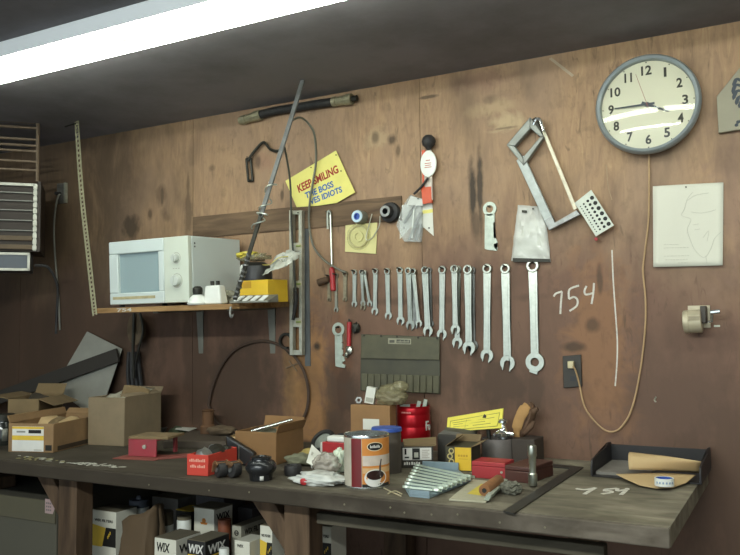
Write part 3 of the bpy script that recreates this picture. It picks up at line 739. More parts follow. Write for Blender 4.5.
# clear bag by the saw
t, o = wthing('clear_bag', 'clear plastic bag with pale contents hanging under the hacksaw', 'plastic bag', 532, 212)
c0, c1, c2, c3 = W(518, 205, .003)-o, W(545, 207, .003)-o, W(551, 262, .003)-o, W(511.5, 261, .003)-o
def bf(u, v):
    p = c0.lerp(c1, u).lerp(c3.lerp(c2, u), v)
    return p + V((0, -.010*math.sin(math.pi*u)*math.sin(math.pi*min(1, v*1.1)) + .010*noise.noise(V((u*7, v*6, 3))), 0)) + V((0, -.003, 0))
MB().sheet(bf, 14, 16, .001).build('bag_film', film('bag_pale', 'e6e8e0', .55, .12), t)
mb = MB()
def bf2(u, v): return bf(.1+.8*u+.03*math.sin(v*7), .26+.64*v+.04*math.sin(u*5)) + V((.006*noise.noise(V((u*4, v*6, 2))), .004, 0))
mb.sheet(bf2, 10, 10, .003); mb.build('paper_insert', mat('bag_paper', 'ecece0', .6, 0, .3, 16, (.45, .43, .36), .5), t)
for P in ([(522, 210), (527, 210.5), (527, 213), (522, 212.5)], [(513, 258), (550, 259), (550, 262), (513, 262)]): wpoly(MB(), P, .0135, .002, o).build('bag_edge', DARKMETAL, t)
MB().tube([W(533, 209, 0)-o, W(533, 208.5, .022)-o], .0028, 6).build('nail', DARKMETAL, t)

# hacksaw
t, o = wthing('hacksaw', 'hacksaw with grey handle hanging diagonally on the wall', 'hacksaw', 533, 124)
def quadring(mb, outer, inner, off, th):
    n = len(outer)
    for i in range(n):
        j = (i+1) % n; wpoly(mb, [outer[i], outer[j], inner[j], inner[i]], off, th, o)
mb = MB(); quadring(mb, [(508.5, 146), (532, 118.5), (546, 138), (525.5, 167)], [(516.8, 147.5), (532.3, 130), (541.8, 138.2), (524.8, 158.5)], .016, .026)
mb.build('handle', mat('saw_handle', '83867f', .45, .3, .35, 20), t, bevel=.003)
mb = MB(); wpoly(mb, [(517.5, 161), (525, 156), (553.5, 218), (546.5, 223.5)], .0205, .016, o); mb.build('spine', mat('saw_spine', 'aeb4b0', .55, .35, .3, 30), t, bevel=.002)
mb = MB(); wpoly(mb, [(545, 221), (553, 216), (556, 223), (578, 210.5), (581.5, 215), (550, 231)], .0205, .016, o); mb.build('front_arm', OLDSTEEL, t, bevel=.002)
mb = MB(); wpoly(mb, [(531, 122), (537.5, 118), (544, 135), (540.5, 138)], .018, .022, o); mb.build('rear_mount', DARKMETAL, t, bevel=.002)
MB().tube(wspl([(533, 125), (536, 119.5), (540, 120), (544, 131)], .043, o), .006, 8).build('tension_loop', CHROME, t)
mb = MB(); wpoly(mb, [(541.3, 129.5), (544.2, 128.3), (577.2, 208.3), (574, 210.2)], .026, .003, o); mb.build('blade', mat('blade_steel', 'a8a28e', .4, .5, .3, 40), t)
MB().tube([W(534, 122, 0)-o, W(534, 121.5, .052)-o], .003, 6).build('nail', DARKMETAL, t)

# drill gauge plate
t, o = wthing('drill_gauge', 'white drill gauge plate with rows of holes beside the hacksaw blade', 'gauge plate', 594, 212)
GP = [(591.3, 190), (614, 225.5), (596, 236.5), (574.8, 203)]
wpoly(MB(), GP, .0375, .003, o).build('plate', mat('gauge_white', 'c6cbbd', .45, 0, .15, 30), t, bevel=.0005)
mb = MB()
A, B, C2, D2 = [W(x, y, .041)-o for x, y in (GP[0], GP[1], GP[2], GP[3])]
for col, (u, n, r) in enumerate(((.17, 6, .0075), (.42, 8, .0052), (.66, 10, .0036), (.86, 12, .0022))):
    for k in range(n):
        v = .16 + .74*k/(n-1)
        p = A.lerp(D2, u).lerp(B.lerp(C2, u), v)
        mb.cyl(p+V((0, .001, 0)), p+V((0, -.0006, 0)), r, seg=10)
mb.build('holes', INKK, t)
MB().cyl(W(596, 239, .0)-o, W(596, 239, .042)-o, .006, seg=10).build('red_pin', RED, t)
MB().cyl(W(592, 200, .0)-o, W(592, 200, .0372)-o, .004, seg=8).build('nail', DARKMETAL, t)
mbt, o = wthing('pale_tape', 'short strip of pale tape stuck on the wall left of the clock', 'tape', 561, 66)
wpoly(MB(), [(549, 59), (551.5, 57.5), (574, 75), (572, 77)], .0003, .0012, o).build('tape_strip', mat('old_tape', 'a8977f', .8, 0, .2), mbt)

# clock
cc = W(647.2, 104.8, .045)
CR = .176
t = thing('wall_clock', 'round grey-rimmed wall clock with black numerals, cord hanging below', 'clock', (cc.x, -.007, cc.z), rx=R(-2))
# clock face normal leans very slightly down on its hook
M = wat(0, 0, 0)
MB().lathe([(0, .002), (CR*.93, .002), (CR*.97, .012), (CR, .035), (CR*.99, .050), (CR*.955, .058), (CR*.90, .052), (CR*.885, .040), (CR*.885, .034)], 64, M).build('case', mat('clock_rim', '8b9496', .4, .25, .15, 20), t)
fc = MB(); fc.lathe([(0, .034), (CR*.89, .034)], 64, M); fc.build('face', mat('clock_face', 'cccab2', .6, 0, .06, 4, (.35, .33, .22), 0), t)
numr = CR*.70
BK = INKK; NUMC = mat('numeral_grey', '35352c', .7, 0, .1)
for k in range(1, 13):
    a = R(90-30*k); s = str(k)
    hh = .034; ww = .0195 if len(s) == 1 else .035
    if s == '1': ww = .009
    if s == '11': ww = .026
    x, z = numr*math.cos(a), numr*math.sin(a)
    text(s, 'numeral', NUMC, t, plane_M((x-ww/2, -.0345, z-hh/2), (1, 0, 0), (0, 0, 1)), width=ww, height=hh, ext=.0003, bold=.03)
mb = MB()
for k in range(60):
    a = R(6*k); r = .0022 if k % 5 == 0 else .0008
    if k % 5 == 0: mb.cyl((CR*.86*math.cos(a), -.0342, CR*.86*math.sin(a)), (CR*.86*math.cos(a), -.0352, CR*.86*math.sin(a)), r, seg=8)
mb.build('minute_dots', BK, t)
def hand(name, ang, L, tail, w0, w1, y, m):
    d = V((math.cos(R(ang)), 0, math.sin(R(ang)))); n = V((-d.z, 0, d.x))
    mb = MB(); a, b = -d*tail, d*L
    mb.hexa([a-n*w0+V((0, y, 0)), a+n*w0+V((0, y, 0)), a+n*w0+V((0, y-.0012, 0)), a-n*w0+V((0, y-.0012, 0))], [b-n*w1+V((0, y, 0)), b+n*w1+V((0, y, 0)), b+n*w1+V((0, y-.0012, 0)), b-n*w1+V((0, y-.0012, 0))])
    mb.lathe([(0, 0), (w0*1.8, 0), (w0*1.8, .0012), (0, .0012)], 16, wat(0, y, 0)); mb.build(name, m, t)
HANDM = mat('clock_hand', '2b343c', .4, .1, .05)
hand('hour_hand', 90-112.5-4, .078, .02, .005, .0028, -.038, HANDM)
hand('minute_hand', 180, .110, .025, .0042, .002, -.041, HANDM)
hand('second_hand', 90+17, .118, .03, .0008, .0006, -.0435, mat('clock_red', '8e4a40', .5, 0, .05))
RD = .75; prof = [(CR*.89*k/20, .0465 + math.sqrt(RD*RD-(CR*.89*k/20)**2) - math.sqrt(RD*RD-(CR*.89)**2)) for k in range(21)]
MB().lathe(prof[::-1], 64, M).build('glass', glassy('clock_glass'), t, smooth=80)
o = V((0, 0, 0)); CI = Matrix.Rotation(R(2), 4, 'X') @ Matrix.Translation((-cc.x, .007, -cc.z))
CORD = mat('cream_cord', 'b3946c', .6, 0, .2, 20)
cd = MB().tube([CI @ p for p in wspl([(649, 152, .02), (649, 165, .012), (649, 200, .008), (648, 225, .008), (643.5, 262, .008), (643, 273, .008), (645.5, 300, .008), (645, 330, .008), (640, 372, .008), (632, 408, .012), (623, 425, .014), (614, 431.5, .014), (604, 429.5, .012), (592, 418, .01), (584, 405, .01), (579.5, 385, .012), (576, 372, .025), (573, 366, .034)], 0, o)], .0032, 8).build('cord', CORD, t)
MB().box(-.011, -.030, -.013, .011, -.0125, .013).build('plug', mat('plug_cream', 'cbbf98', .5, 0, .15), cd, loc=CI @ W(572.5, 364.5, 0), rot=(R(2), 0, 0), bevel=.003)
t, o = wthing('wall_outlet', 'dark wall outlet plate with the cream clock plug in it', 'outlet', 572, 371)
wpoly(MB(), [(563, 356), (581.5, 354.5), (582.5, 386.5), (564, 388)], .0005, .009, o).build('plate', mat('outlet_dark', '33302a', .5, .2, .4), t, bevel=.002)
c = W(573, 378.5, .0098)-o
mb = MB(); mb.box(c.x-.010, c.y-.0006, c.z-.009, c.x+.010, c.y, c.z+.009); mb.build('socket_face', BLACK, t)

# rooster plaque, its right part beyond the frame
t, o = wthing('rooster_plaque', 'grey house-shaped board with dark rooster painting at the right edge', 'plaque', 740, 110)
PQ = mat('plaque_grey', '8d8874', .7, 0, .2, 10, (.12, .11, .09))
wpoly(MB(), [(717, 97.5), (742, 66.5), (779, 90), (781, 124), (719, 134)], .004, .016, o).build('board', PQ, t, bevel=.002)
mb = MB()
for k, (a, b, c2) in enumerate((((745, 84), (737, 79), (733, 87)), ((746, 88), (736, 85), (732.5, 94)), ((746, 92), (737, 91), (733, 100)), ((747, 96), (739, 97), (736, 105)), ((748, 100), (742, 101), (739, 108)))):
    mb.tube(wspl([a, b, c2], .0206, o, 6), [.002]+[.0045]*6+[.006]*4+[.003, .001], 8, .12, nrm=(0, -1, 0))
wpoly(mb, [(746, 84), (754, 94), (764, 88), (768, 80), (771, 82), (768, 92), (762, 104), (752, 108), (746, 100)], .0202, .001, o)
mb.build('rooster_shape', mat('rooster_dark', '3a4148', .7, 0, .2), t)
mb = MB()
for px, py in ((738, 122), (741, 121), (744, 122.5), (736.5, 125)): mb.lathe([(0, 0), (.006, 0), (.005, .001), (0, .001)], 10, wat(*(W(px, py, .0202)-o)))
mb.build('painted_spots', mat('rooster_dark', '3a4148'), t)

# paper with pencil sketch
t, o = wthing('paper_sheet', 'white paper sheet with faint pencil drawing pinned right of the clock cord', 'paper', 688, 184)
q = [W(x, y, .003)-o for x, y in ((653, 186.5), (723.5, 182.5), (723, 265.5), (653.8, 267.3))]
def pf(u, v):
    p = q[0].lerp(q[1], u).lerp(q[3].lerp(q[2], u), v)
    return p + V((0, -.004 - .006*v*v*(.4+abs(u-.5)) - .002*math.sin(u*5+v*2), 0))
MB().sheet(pf, 12, 14, .0006).build('sheet', mat('drawing_paper', 'cfcebf', .85, 0, .08, 4, (.45, .4, .3), 0), t)
mb = MB()
def on(u, v): return pf(u, v) + V((0, -.0012, 0))
for L0 in ([(.58, .1), (.5, .18), (.46, .3), (.42, .38), (.55, .43), (.5, .55), (.55, .7), (.62, .82), (.74, .9), (.83, .8), (.88, .68), (.97, .6)], [(.5, .2), (.62, .14), (.8, .12)], [(.55, .34), (.7, .36), (.9, .33)], [(.72, .66), (.8, .58), (.78, .7)], [(.58, .5), (.66, .49)], [(.6, .56), (.68, .55)], [(.76, .88), (.78, .97)]):
    mb.tube(spline([on(*p) for p in L0], 5), .0007, 5)
mb.build('pencil_line', mat('faint_pencil', 'b9b8aa', .9, 0, .05), t)
mb = MB()
for v, ws in ((.73, (.16, .38)), (.77, (.16, .52)), (.87, (.16, .52)), (.915, (.18, .5)), (.955, (.36, .5))):
    x = ws[0]
    while x < ws[1]:
        l = random.uniform(.02, .05); mb.tube([on(x, v), on(min(x+l, ws[1]), v)], .0011, 4, .4); x += l+.012
mb.build('pencil_note', mat('note_grey', 'a5a293', .9, 0, .1), t)
MB().cyl(W(686, 187, .0)-o, W(686, 187, .014)-o, .0028, seg=8).build('tack', DARKMETAL, t)

# pencil sharpener
t, o = wthing('pencil_sharpener', 'beige wall-mounted pencil sharpener with crank below the paper sheet', 'pencil sharpener', 697, 320)
SB = mat('sharpener_beige', 'b7ad93', .4, .2, .25, 20)
k = pxm(o); a = W(683.5, 322, .05)-o; b = W(702, 321, .05)-o; r = 11.5/k
MB().tube([a, a.lerp(b, .04), a.lerp(b, .3), a.lerp(b, .32), a.lerp(b, .36), a.lerp(b, .98), b], [r*.86, r*.96, r, r*.96, r, r, r*.9], 28).build('shavings_drum', SB, t)
MB().box(a.x+.01, -.006, a.z-.02, b.x+.022, -.0005, a.z+.055).build('mounting_plate', SB, t, bevel=.001)
MB().box(b.x-.004, -.06, a.z-.005, b.x+.014, -.006, a.z+.052).build('mount_bracket', mat('sharpener_dark', '3f3a33', .5, .3, .3), t, bevel=.003)
MB().tube([(b.x+.018, -.05, a.z), (b.x+.03, -.05, a.z), (b.x+.032, -.06, a.z+.018), (b.x+.033, -.072, a.z+.03)], .005, 8).tube([(b.x+.030, -.072, a.z+.03), (b.x+.058, -.074, a.z+.033)], .008, 10).build('crank', CHROME, t)
MB().box(a.x+.02, -.05-r-.001, a.z+.004, a.x+.055, -.05-r+.004, a.z+.018).build('name_plate', mat('plate_dull', '8a8068', .5, .3, .2), t)
MB().box(-.006, -.004, -.003, .012, -.0005, .003).build('stub', ALU, t, loc=W(716, 326)-o)

# chalk number and the long chalk line
t, o = wthing('chalk_number', 'number 754 written in white chalk on the plywood wall', 'chalk writing', 575, 296)
def strokes(t, groups, fn, r, m=CHALK, name='digit', flat=.25, nrm=(0, -1, 0)):
    for g in groups:
        mb = MB()
        for st in g: mb.tube(spline([fn(*p) for p in st], 5), r, 6, flat, nrm=nrm)
        mb.build(name, m, t)
strokes(t, [[[(553.6, 296.5), (556, 293.5), (562, 291.5)], [(562, 291.5), (561, 302), (560.3, 314)]],
            [[(579, 285.5), (569.5, 289.5), (569, 299)], [(569, 299), (574, 297), (577.5, 300), (576.5, 306), (569.5, 311)]],
            [[(586.5, 286), (584.5, 291), (586, 294.5), (593, 293)], [(594, 283), (593.3, 293), (591.5, 304)]]], lambda x, y: W(x, y, .0006)-o, .0040)
t, o = wthing('chalk_line', 'long thin vertical white chalk line on the wall left of the clock cord', 'chalk line', 614, 300)
MB().tube(wspl([(612, 250), (613, 276), (614.4, 298), (616, 320), (617.3, 341), (617, 362), (615.2, 386)], .0004, o), .0028, 6, .25, nrm=(0, -1, 0)).build('line', CHALK, t)
t, o = wthing('chalk_scratch', 'faint vertical scratch of chalk on the wall above the number', 'chalk line', 609, 180)

MB().tube(wspl([(606.5, 165), (608, 185), (612, 200)], .0003, o), .0016, 5, .3, nrm=(0, -1, 0)).build('line', mat('chalk_faint', '9a8468', .9, 0, .3), t)

# tool roll
t, o = wthing('tool_roll', 'dark olive vinyl tool roll with slots hanging empty below the wrenches', 'tool roll', 400, 336)
OL = mat('olive_vinyl', '474536', .6, 0, .5, 9, (.025, .025, .02), .15); OL2 = mat('olive_vinyl_light', '57543f', .6, 0, .55, 7, (.03, .03, .022), .15)
wpoly(MB(), [(361.5, 334), (440, 337), (440.5, 394), (360.5, 390)], .004, .004, o).build('back_panel', OL, t, bevel=.001)
wpoly(MB(), [(361.8, 334.5), (440, 337.5), (440, 360), (361.5, 358.5)], .0085, .006, o).build('top_flap', OL2, t, bevel=.002)
n = 12
for k in range(n):
    x0 = 362+78*k/n; x1 = 362+78*(k+1)/n-.6
    wpoly(MB(), [(x0, 373.5+2.2*k/n), (x1, 373.5+2.2*(k+1)/n), (x1, 390.5+3*(k+1)/n), (x0, 390.5+3*k/n)], .0085, .006, o).build('slot', OL2, t, bevel=.0025)
wpoly(MB(), [(388.2, 338.2), (411, 338.8), (411, 344.4), (388.2, 343.8)], .0148, .001, o).build('label', mat('label_pale', '98957f', .6, 0, .2), t)
mb = MB(); wpoly(mb, [(396.6, 339.4), (410, 339.8), (410, 343.5), (396.6, 343.2)], .0159, .0004, o); wpoly(mb, [(389.5, 340), (394.5, 340), (394.5, 342.7), (389.5, 342.7)], .0159, .0004, o); mb.build('label_print', mat('label_dark', '4a4a40', .7, 0, .1), t)
mb = MB()
for k in range(9):
    p = W(398+1.3*k, 342.6, .0165)-o; mb.box(p.x-.002, p.y-.0003, p.z, p.x+.0012, p.y+.0004, p.z+.0055+.0016*((k*7) % 3))
mb.build('label_word', mat('label_pale', '98957f'), t)
mb = MB()
for px, py in ((364, 335.5), (381, 336), (397, 336.6), (418, 337.6), (437, 338.2)): mb.cyl(W(px, py, 0)-o, W(px, py, .02)-o, .004, seg=8)
mb.build('nail', DARKMETAL, t)

# ------------------------------------------------------------------ wrenches
def wrench(label, top, bot, hw, sw, rr, m, off=.010, th=.007, closed=False, lean=False):
    if off < .005: off = .0006
    """combination wrench: box ring above, shank, open jaw below; sizes in photo pixels at the wall"""
    o = W(*top); k = pxm(o)
    mb = MB(); a = V((0, -off, 0)); b = W(*bot, off)-o - a*0
    b = V((b.x, -off if off < .012 or not lean else -.0006, b.z))
    ax = (b-a); Ln = ax.length; ax.normalize(); sd = (V((1, 0, 0)) - ax*ax.x).normalized()
    M = Matrix((sd, -ax, V((0, -1, 0)))).transposed().to_4x4(); M.translation = a
    r = rr/k; H = hw/k; S = sw/k*1.08
    mb.lathe([(r*.58, -.001), (r*.9, -.001), (r, .001), (r, th+.002), (r*.9, th+.004), (r*.58, th+.004), (r*.58, -.001)], 20, M)
    jaw = Ln-H*1.0                       # jaw centre
    # shank with raised panel
    mb.prism([(-S*.62, -r*.8), (S*.62, -r*.8), (S*.5, -Ln*.5), (S*.55, -jaw+H*.9), (-S*.55, -jaw+H*.9), (-S*.5, -Ln*.5)], th, M)
    M2 = M @ Matrix.Translation((0, 0, th))
    mb.prism([(-S*.3, -r*1.5), (S*.3, -r*1.5), (S*.24, -jaw+H*1.3), (-S*.24, -jaw+H*1.3)], .0012, M2)
    # jaw, turned 15 degrees
    MJ = M @ Matrix.Translation((0, -jaw, 0)) @ Matrix.Rotation(R(-12), 4, 'Z')
    if closed:
        mb.ring(H*.45, H, th+.003, MJ)
        mb.prism([(-H*.5, -H*.6), (H*.5, -H*.6), (H*.45, -H*1.25), (-H*.4, -H*1.15)], th, MJ)
    g = H*.42
    out = []
    for i in range(13):
        an = R(40+ (140-40)*i/12); out.append((H*math.cos(an), H*math.sin(an)))
    left = [(H*math.cos(R(x)), H*math.sin(R(x))) for x in (160, 185, 210, 232)]
    right = [(H*math.cos(R(x)), H*math.sin(R(x))) for x in (-52, -30, -5, 20)]
    tipL = [(-g*1.25, -H*1.08), (-g, -H*.95)]; tipR = [(g, -H*.95), (g*1.25, -H*1.08)]
    slot = [(-g, H*.02), (-g*.5, H*.3), (g*.5, H*.3), (g, H*.02)]
    if not closed: mb.prism(out + left + tipL + slot + tipR + right, th, MJ)
    w = mb.build('combination_wrench', m, None, loc=o, bevel=.0008)
    tag(w, label, 'wrench', 'wrenches hung in a row on the wall')
    nb = MB().cyl((0, 0, 0), (0, -.034, .003), .0032, seg=8).build('nail', DARKMETAL, None, loc=o+V((0, 0, r*.58-.0029)), smooth=30)
    tag(nb, 'short steel nail with a wrench of the row hanging from it', 'nail', 'nails holding the row of wrenches')
    return w
BRASS = mat('worn_wrench', '9a937c', .45, .6, .5, 60)
WR = [
 ('tiny dull wrench farthest left in the row, beside the red screwdriver handle', (329.7, 277), (329.7, 301.5), 2.4, 3, 2.6, BRASS, .0016, 0),
 ('slim bright long-shanked wrench, second from left in the row', (336.9, 275.5), (336.8, 312), 2.6, 2.4, 2.4, STEEL, .0016, 0),
 ('short ragged wrench, third from left in the row', (345.9, 274), (345.4, 301.5), 2.6, 3.2, 3, BRASS, .0016, 0),
 ('small wrench, fourth from left in the row, straight and single', (355.3, 272.5), (355, 307), 3.2, 3.4, 3, STEEL, .0016, 0),
 ('small wrench, left one of the splayed pair right of the fourth wrench', (364.6, 272.5), (361.6, 306), 3, 2.6, 2.6, STEEL, .020, 0),
 ('small wrench hanging straight at the back of the splayed pair', (365, 272.5), (363.6, 310), 3, 2.4, 2.6, BRASS, .0016, 0),
 ('small wrench swinging right, right one of the splayed pair', (366.4, 272.8), (369.4, 306.5), 3, 2.4, 2.6, STEEL, .014, 0),
 ('wrench right of the splayed pair, left of two plain medium wrenches', (376.2, 271.5), (375.4, 315), 3.9, 3.6, 3.2, STEEL, .0016, 0),
 ('medium wrench hanging above the left end of the tool roll', (388, 271.5), (389.1, 319.5), 3.9, 3.8, 3.4, STEEL, .0016, 0),
 ('medium wrench hanging between the single medium one and the bunched three', (400.6, 270.5), (401.2, 325), 4.4, 4, 3.6, STEEL, .0016, 0),
 ('front left wrench of the bunch of three above the tool roll', (411.6, 271.5), (408.4, 330), 4.9, 4.2, 3.6, STEEL, .026, 0),
 ('middle wrench of the bunch of three above the tool roll', (413.8, 271.5), (415.6, 328.5), 3.6, 3.6, 3.4, OLDSTEEL, .0016, 0),
 ('right wrench of the bunch of three above the tool roll', (415.6, 271.8), (419.8, 327), 3.6, 3.2, 3.2, STEEL, .017, 0),
 ('bluish wrench hanging just right of the bunch of three', (427.3, 270.5), (428.7, 336), 5.2, 5, 4, STEEL, .018, 0),
 ('thin wrench partly hidden behind the bluish wrench', (429.6, 270.5), (431.2, 327), 3.4, 3.4, 3.2, OLDSTEEL, .0016, 0),
 ('wrench with clear round ring above the right end of the tool roll', (442.9, 270), (442.3, 339.5), 5.3, 4.6, 4.3, STEEL, .0016, 0),
 ('front wrench of the overlapping pair right of the tool roll', (456.8, 269.5), (456, 334.5), 5, 4.4, 4.3, STEEL, .020, 0),
 ('longer rear wrench of the overlapping pair right of the tool roll', (458.2, 269.5), (457.8, 348), 5.5, 4.4, 4, STEEL, .0016, 0),
 ('large wrench, fourth from the right end of the row', (470.2, 270), (469.7, 354.5), 6.6, 5.6, 4.9, STEEL, .019, 0),
 ('wrench mostly hidden behind the fourth largest one', (472.3, 270.5), (473.4, 351), 5.4, 4.4, 4, OLDSTEEL, .0016, 0),
 ('large wrench, third from the right end of the row', (487.9, 268.8), (487.6, 362), 6.6, 5.8, 5, STEEL, .0016, 0),
 ('large long wrench, second from the right end of the row', (506, 268.8), (508.3, 370.5), 7.6, 6.4, 5.2, STEEL, .0016, 0),
 ('biggest wrench with closed lower head at the right end of the row', (533.3, 266), (535.9, 371.5), 9.4, 6.6, 6.6, STEEL, .0016, 1),
]
for lab, a, b, hw, sw, rr, m, off, cl in WR: wrench(lab, a, b, hw, sw, rr, m, off, .0065 if hw < 6 else .009, bool(cl), lean='splayed' in lab or 'front left' in lab)

# belts and bits on the lower wall
t, o = wthing('drive_belt', 'large black drive belt hanging in a loop on the wall below the shelf', 'belt', 258, 342)
lp = [(208.5, 405), (212, 388), (220, 368), (232, 352), (246, 344), (262, 341), (277, 344), (290, 352), (300, 364), (306, 378), (308.5, 395), (306, 412), (298, 424), (282, 431), (258, 434), (232, 430), (216, 421)]
P0 = [W(x, y, .014)-o for x, y in lp]
mb = MB(); mb.tube(spline(P0+[P0[0]], 5)[:-1], .0065, 8, 1, closed=True); mb.build('belt_loop', mat('belt_black', '46352a', .8, 0, .4, 20, (.08, .06, .04)), t)
t, o = wthing('pipe_clamp', 'dark open ring clamp hanging beside the spirit level bottom', 'clamp', 287, 335)
c = W(287, 341, .006)-o
MB().lathe([(.026, 0), (.036, 0), (.036, .014), (.026, .014), (.026, 0)], 24, wat(c.x, c.y, c.z), R(-30), R(290)).build('ring_body', DARKMETAL, t)
flatbar(MB(), W(291, 355, .01)-o, W(284, 347, .01)-o, .005, .003).build('clamp_tail', DARKMETAL, t)
t, o = wthing('wire_scrap', 'crossed thin rusty wires on the wall under the spirit level', 'wire scrap', 292, 366)

mb = MB(); mb.tube([W(286, 368, .004)-o, W(299, 363, .006)-o], .003, 6); mb.tube([W(289, 361, .008)-o, W(297, 371, .008)-o], .003, 6); mb.build('wires', mat('rusty_wire', '5f5142'), t)
t, o = wthing('hanging_pulley', 'dusty oval pulley on a dark chain hanging under the shelf left end', 'pulley', 136, 318)
c = W(136.5, 329, .06)-o
mb = MB(); mb.lathe([(.0, -.012), (.055, -.012), (.062, -.009), (.05, 0), (.062, .009), (.055, .012), (0, .012)], 28, Matrix.Translation(c) @ Matrix.Rotation(R(90), 4, 'X') @ Matrix.Diagonal((.85, 1.25, 1, 1)))
mb.build('wheel', mat('pulley_tan', '5a4c38', .8, 0, .4, 14), t)
MB().tube(wspl([(134, 313, .09), (133.5, 330, .085), (133, 350, .075), (134, 378, .06)], 0, o), .0075, 8).tube(wspl([(140, 313, .08), (143, 330, .078), (139, 348, .07), (136, 362, .06)], 0, o), .006, 8).build('chain', DARKMETAL, t)
t, o = wthing('dark_hose_bundle', 'dark rubber hose bundle hanging on the wall behind the grey sheet', 'hose', 127, 360)
mb = MB()
for k in range(4): mb.tube(wspl([(129+3*k, 352, .02), (128+4*k, 375, .02+.005*k), (131+4*k, 400, .03), (134+3*k, 428, .03)], 0, o), .010, 8)
mb.build('hose_strands', RUBBER, t)
t, o = wthing('small_hook', 'tiny metal hook on the wall above the document tray', 'hook', 656, 397)
MB().tube(wspl([(656, 397, .001), (654.5, 400, .02), (656, 402, .022)], 0, o), .0025, 6).build('hook_body', ALU, t)
# ------------------------------------------------------------------ workbench
BX0, BX1, BD = -4.9, -.290, .884
wb = thing('workbench', 'long worn wooden workbench running along the wall under the tools', 'workbench', ((BX0+BX1)/2, -BD/2, 0))
o = V(wb.location)
mb = MB()
# three long planks, the front one with a slightly worn, wavy edge
n = 60
for k, (y0, y1) in enumerate(((-.295, -.001), (-.590, -.2965), (-BD, -.5915))):
    for i in range(1):
        front = [(BX0+(BX1-BX0)*j/n, y0 + (.004*noise.noise(V((j*.5, k, 0))) if k == 2 else 0)) for j in range(n+1)]
        mb.prism([(x-o.x, y-o.y+(.012 if k == 2 else 0)) for x, y in front] + [(BX1-o.x, y1-o.y), (BX0-o.x, y1-o.y)], .048, Matrix.Translation((0, 0, BT-.048)))
        if k == 2: me_ = MB(); me_.prism([(x-o.x, y-o.y) for x, y in front] + [(x-o.x, y-o.y+.0115) for x, y in front[::-1]], .047, Matrix.Translation((0, 0, BT-.048)))
mb.build('bench_top', WBENCH, wb, bevel=.002); me_.build('front_edge', WEDGE, wb, bevel=.004)
LZ = .40
def leg(px0, px1, off):
    a, b = W(px0, 520, off), W(px1, 520, off)
    MB().box(a.x-o.x, -off-o.y, 0, b.x-o.x, -off+.08-o.y, BT-.049).build('leg', WPOST, wb, bevel=.003)
    MB().box(a.x-o.x, -.13-o.y, 0, b.x-o.x, -.04-o.y, BT-.049).build('leg', WPOST, wb, bevel=.003)
    return (a.x+b.x)/2, b.x-a.x
lx, lw = leg(58, 76, .80)
mxl, mw_ = leg(284, 309, .80)
MB().box(BX1-.33-o.x, -.55-o.y, 0, BX1-.24-o.x, -.46-o.y, BT-.049).build('leg', WPOST, wb, bevel=.003)
for cx, w2 in ((lx, lw), (mxl, mw_)):       # knee braces run from the post up to the top on its left
    M = 0
    x = cx-o.x-w2/2
    mb = MB(); mb.hexa([(x, -.79-o.y, BT-.22), (x, -.72-o.y, BT-.22), (x, -.72-o.y, BT-.13), (x, -.79-o.y, BT-.13)],
                       [(x-.15, -.79-o.y, BT-.05), (x-.15, -.72-o.y, BT-.05), (x-.06, -.72-o.y, BT-.05), (x-.06, -.79-o.y, BT-.05)]).build('knee_brace', WPOST, wb, bevel=.003)
a0 = mxl+mw_/2-o.x
rz1, rz0 = W(330, 514.5, .76).z, W(330, 525.5, .76).z
MB().box(a0+.001, -.76-o.y, rz0, BX1-.18-o.x, -.72-o.y, rz1).build('rail', WGREY, wb, bevel=.003)
MB().box(lx-lw/2-o.x, -.76-o.y, LZ-.03, BX1-.35-o.x, -.03-o.y, LZ-.001).build('lower_shelf', WDARK, wb, bevel=.002)
for k, px in enumerate((345, 391, 405, 432, 458, 500, 545, 250, 210, 150)):
    p = T(px, 460+px*.1015, BT); MB().lathe([(0, .0008), (.003, .0008), (.003, 0)], 8, Matrix.Translation((p.x-o.x, -BD-.002-o.y, BT-.026+.006*math.sin(k*2))) @ WALLM).build('nail_head', mat('nail_head', '7a745e', .5, .4, .3), wb)

# ------------------------------------------------------------------ helpers for things standing on the bench
EPS = .0006
def frame(fl, fr, br=None, z=BT):
    p0, p1 = T(*fl, z), T(*fr, z)
    yaw = math.atan2((p1-p0).y, (p1-p0).x); d = None
    if br:
        p2 = T(*br, z); y2 = math.atan2((p2-p1).y, (p2-p1).x) - math.pi/2
        yaw = (yaw+y2)/2; d = (p2-p1).length
    return p1, yaw, (p1-p0).length, d
def bthing(name, label, cat, fl, fr, br=None, z=BT, top=None, group=None):
    """root at the front right bottom corner; local x runs left (negative) along the front, y into depth"""
    p1, yaw, w, d = frame(fl, fr, br, z)
    t = thing(name, label, cat, (p1.x, p1.y, z+EPS), yaw, group)
    h = hgt(p1, top) if top else None
    return t, w, d, h
def round_at(px, py_front, rpx, z=BT):
    """centre of a round base whose front bottom edge is seen at (px, py_front)"""
    p = T(px, py_front, z); r = rpx/pxm(p)
    dirv = V((p.x-CAM.x, p.y-CAM.y, 0)).normalized()
    return p + dirv*r, r, math.atan2(-dirv.y, -dirv.x)
def open_box(t, w, d, h, m, th=.004, flaps=(), inner=CARDIN, x0=None):
    mb = MB()
    mb.box(-w, 0, 0, 0, th, h).box(-w, d-th, 0, 0, d, h).box(-w, th, 0, -w+th, d-th, h).box(-th, th, 0, 0, d-th, h).box(-w+th, th, 0, -th, d-th, th)
    mb.build('box_body', m, t, bevel=.0015)
    for (a, b, out) in flaps:   # hinge line a-b on the rim, out = end offset
        a, b, out = V(a), V(b), V(out); n = (b-a).cross(out).normalized()*.003
        MB().hexa([a, b, b+n, a+n], [a+out, b+out*.96, b+out*.96+n, a+out+n]).build('flap', m, t)
def decal(t, x0, z0, x1, z1, m, name='label', y=-.0006, parent=None, th=.0005):
    return MB().box(x0, y, z0, x1, y+th, z1).build(name, m, parent or t)

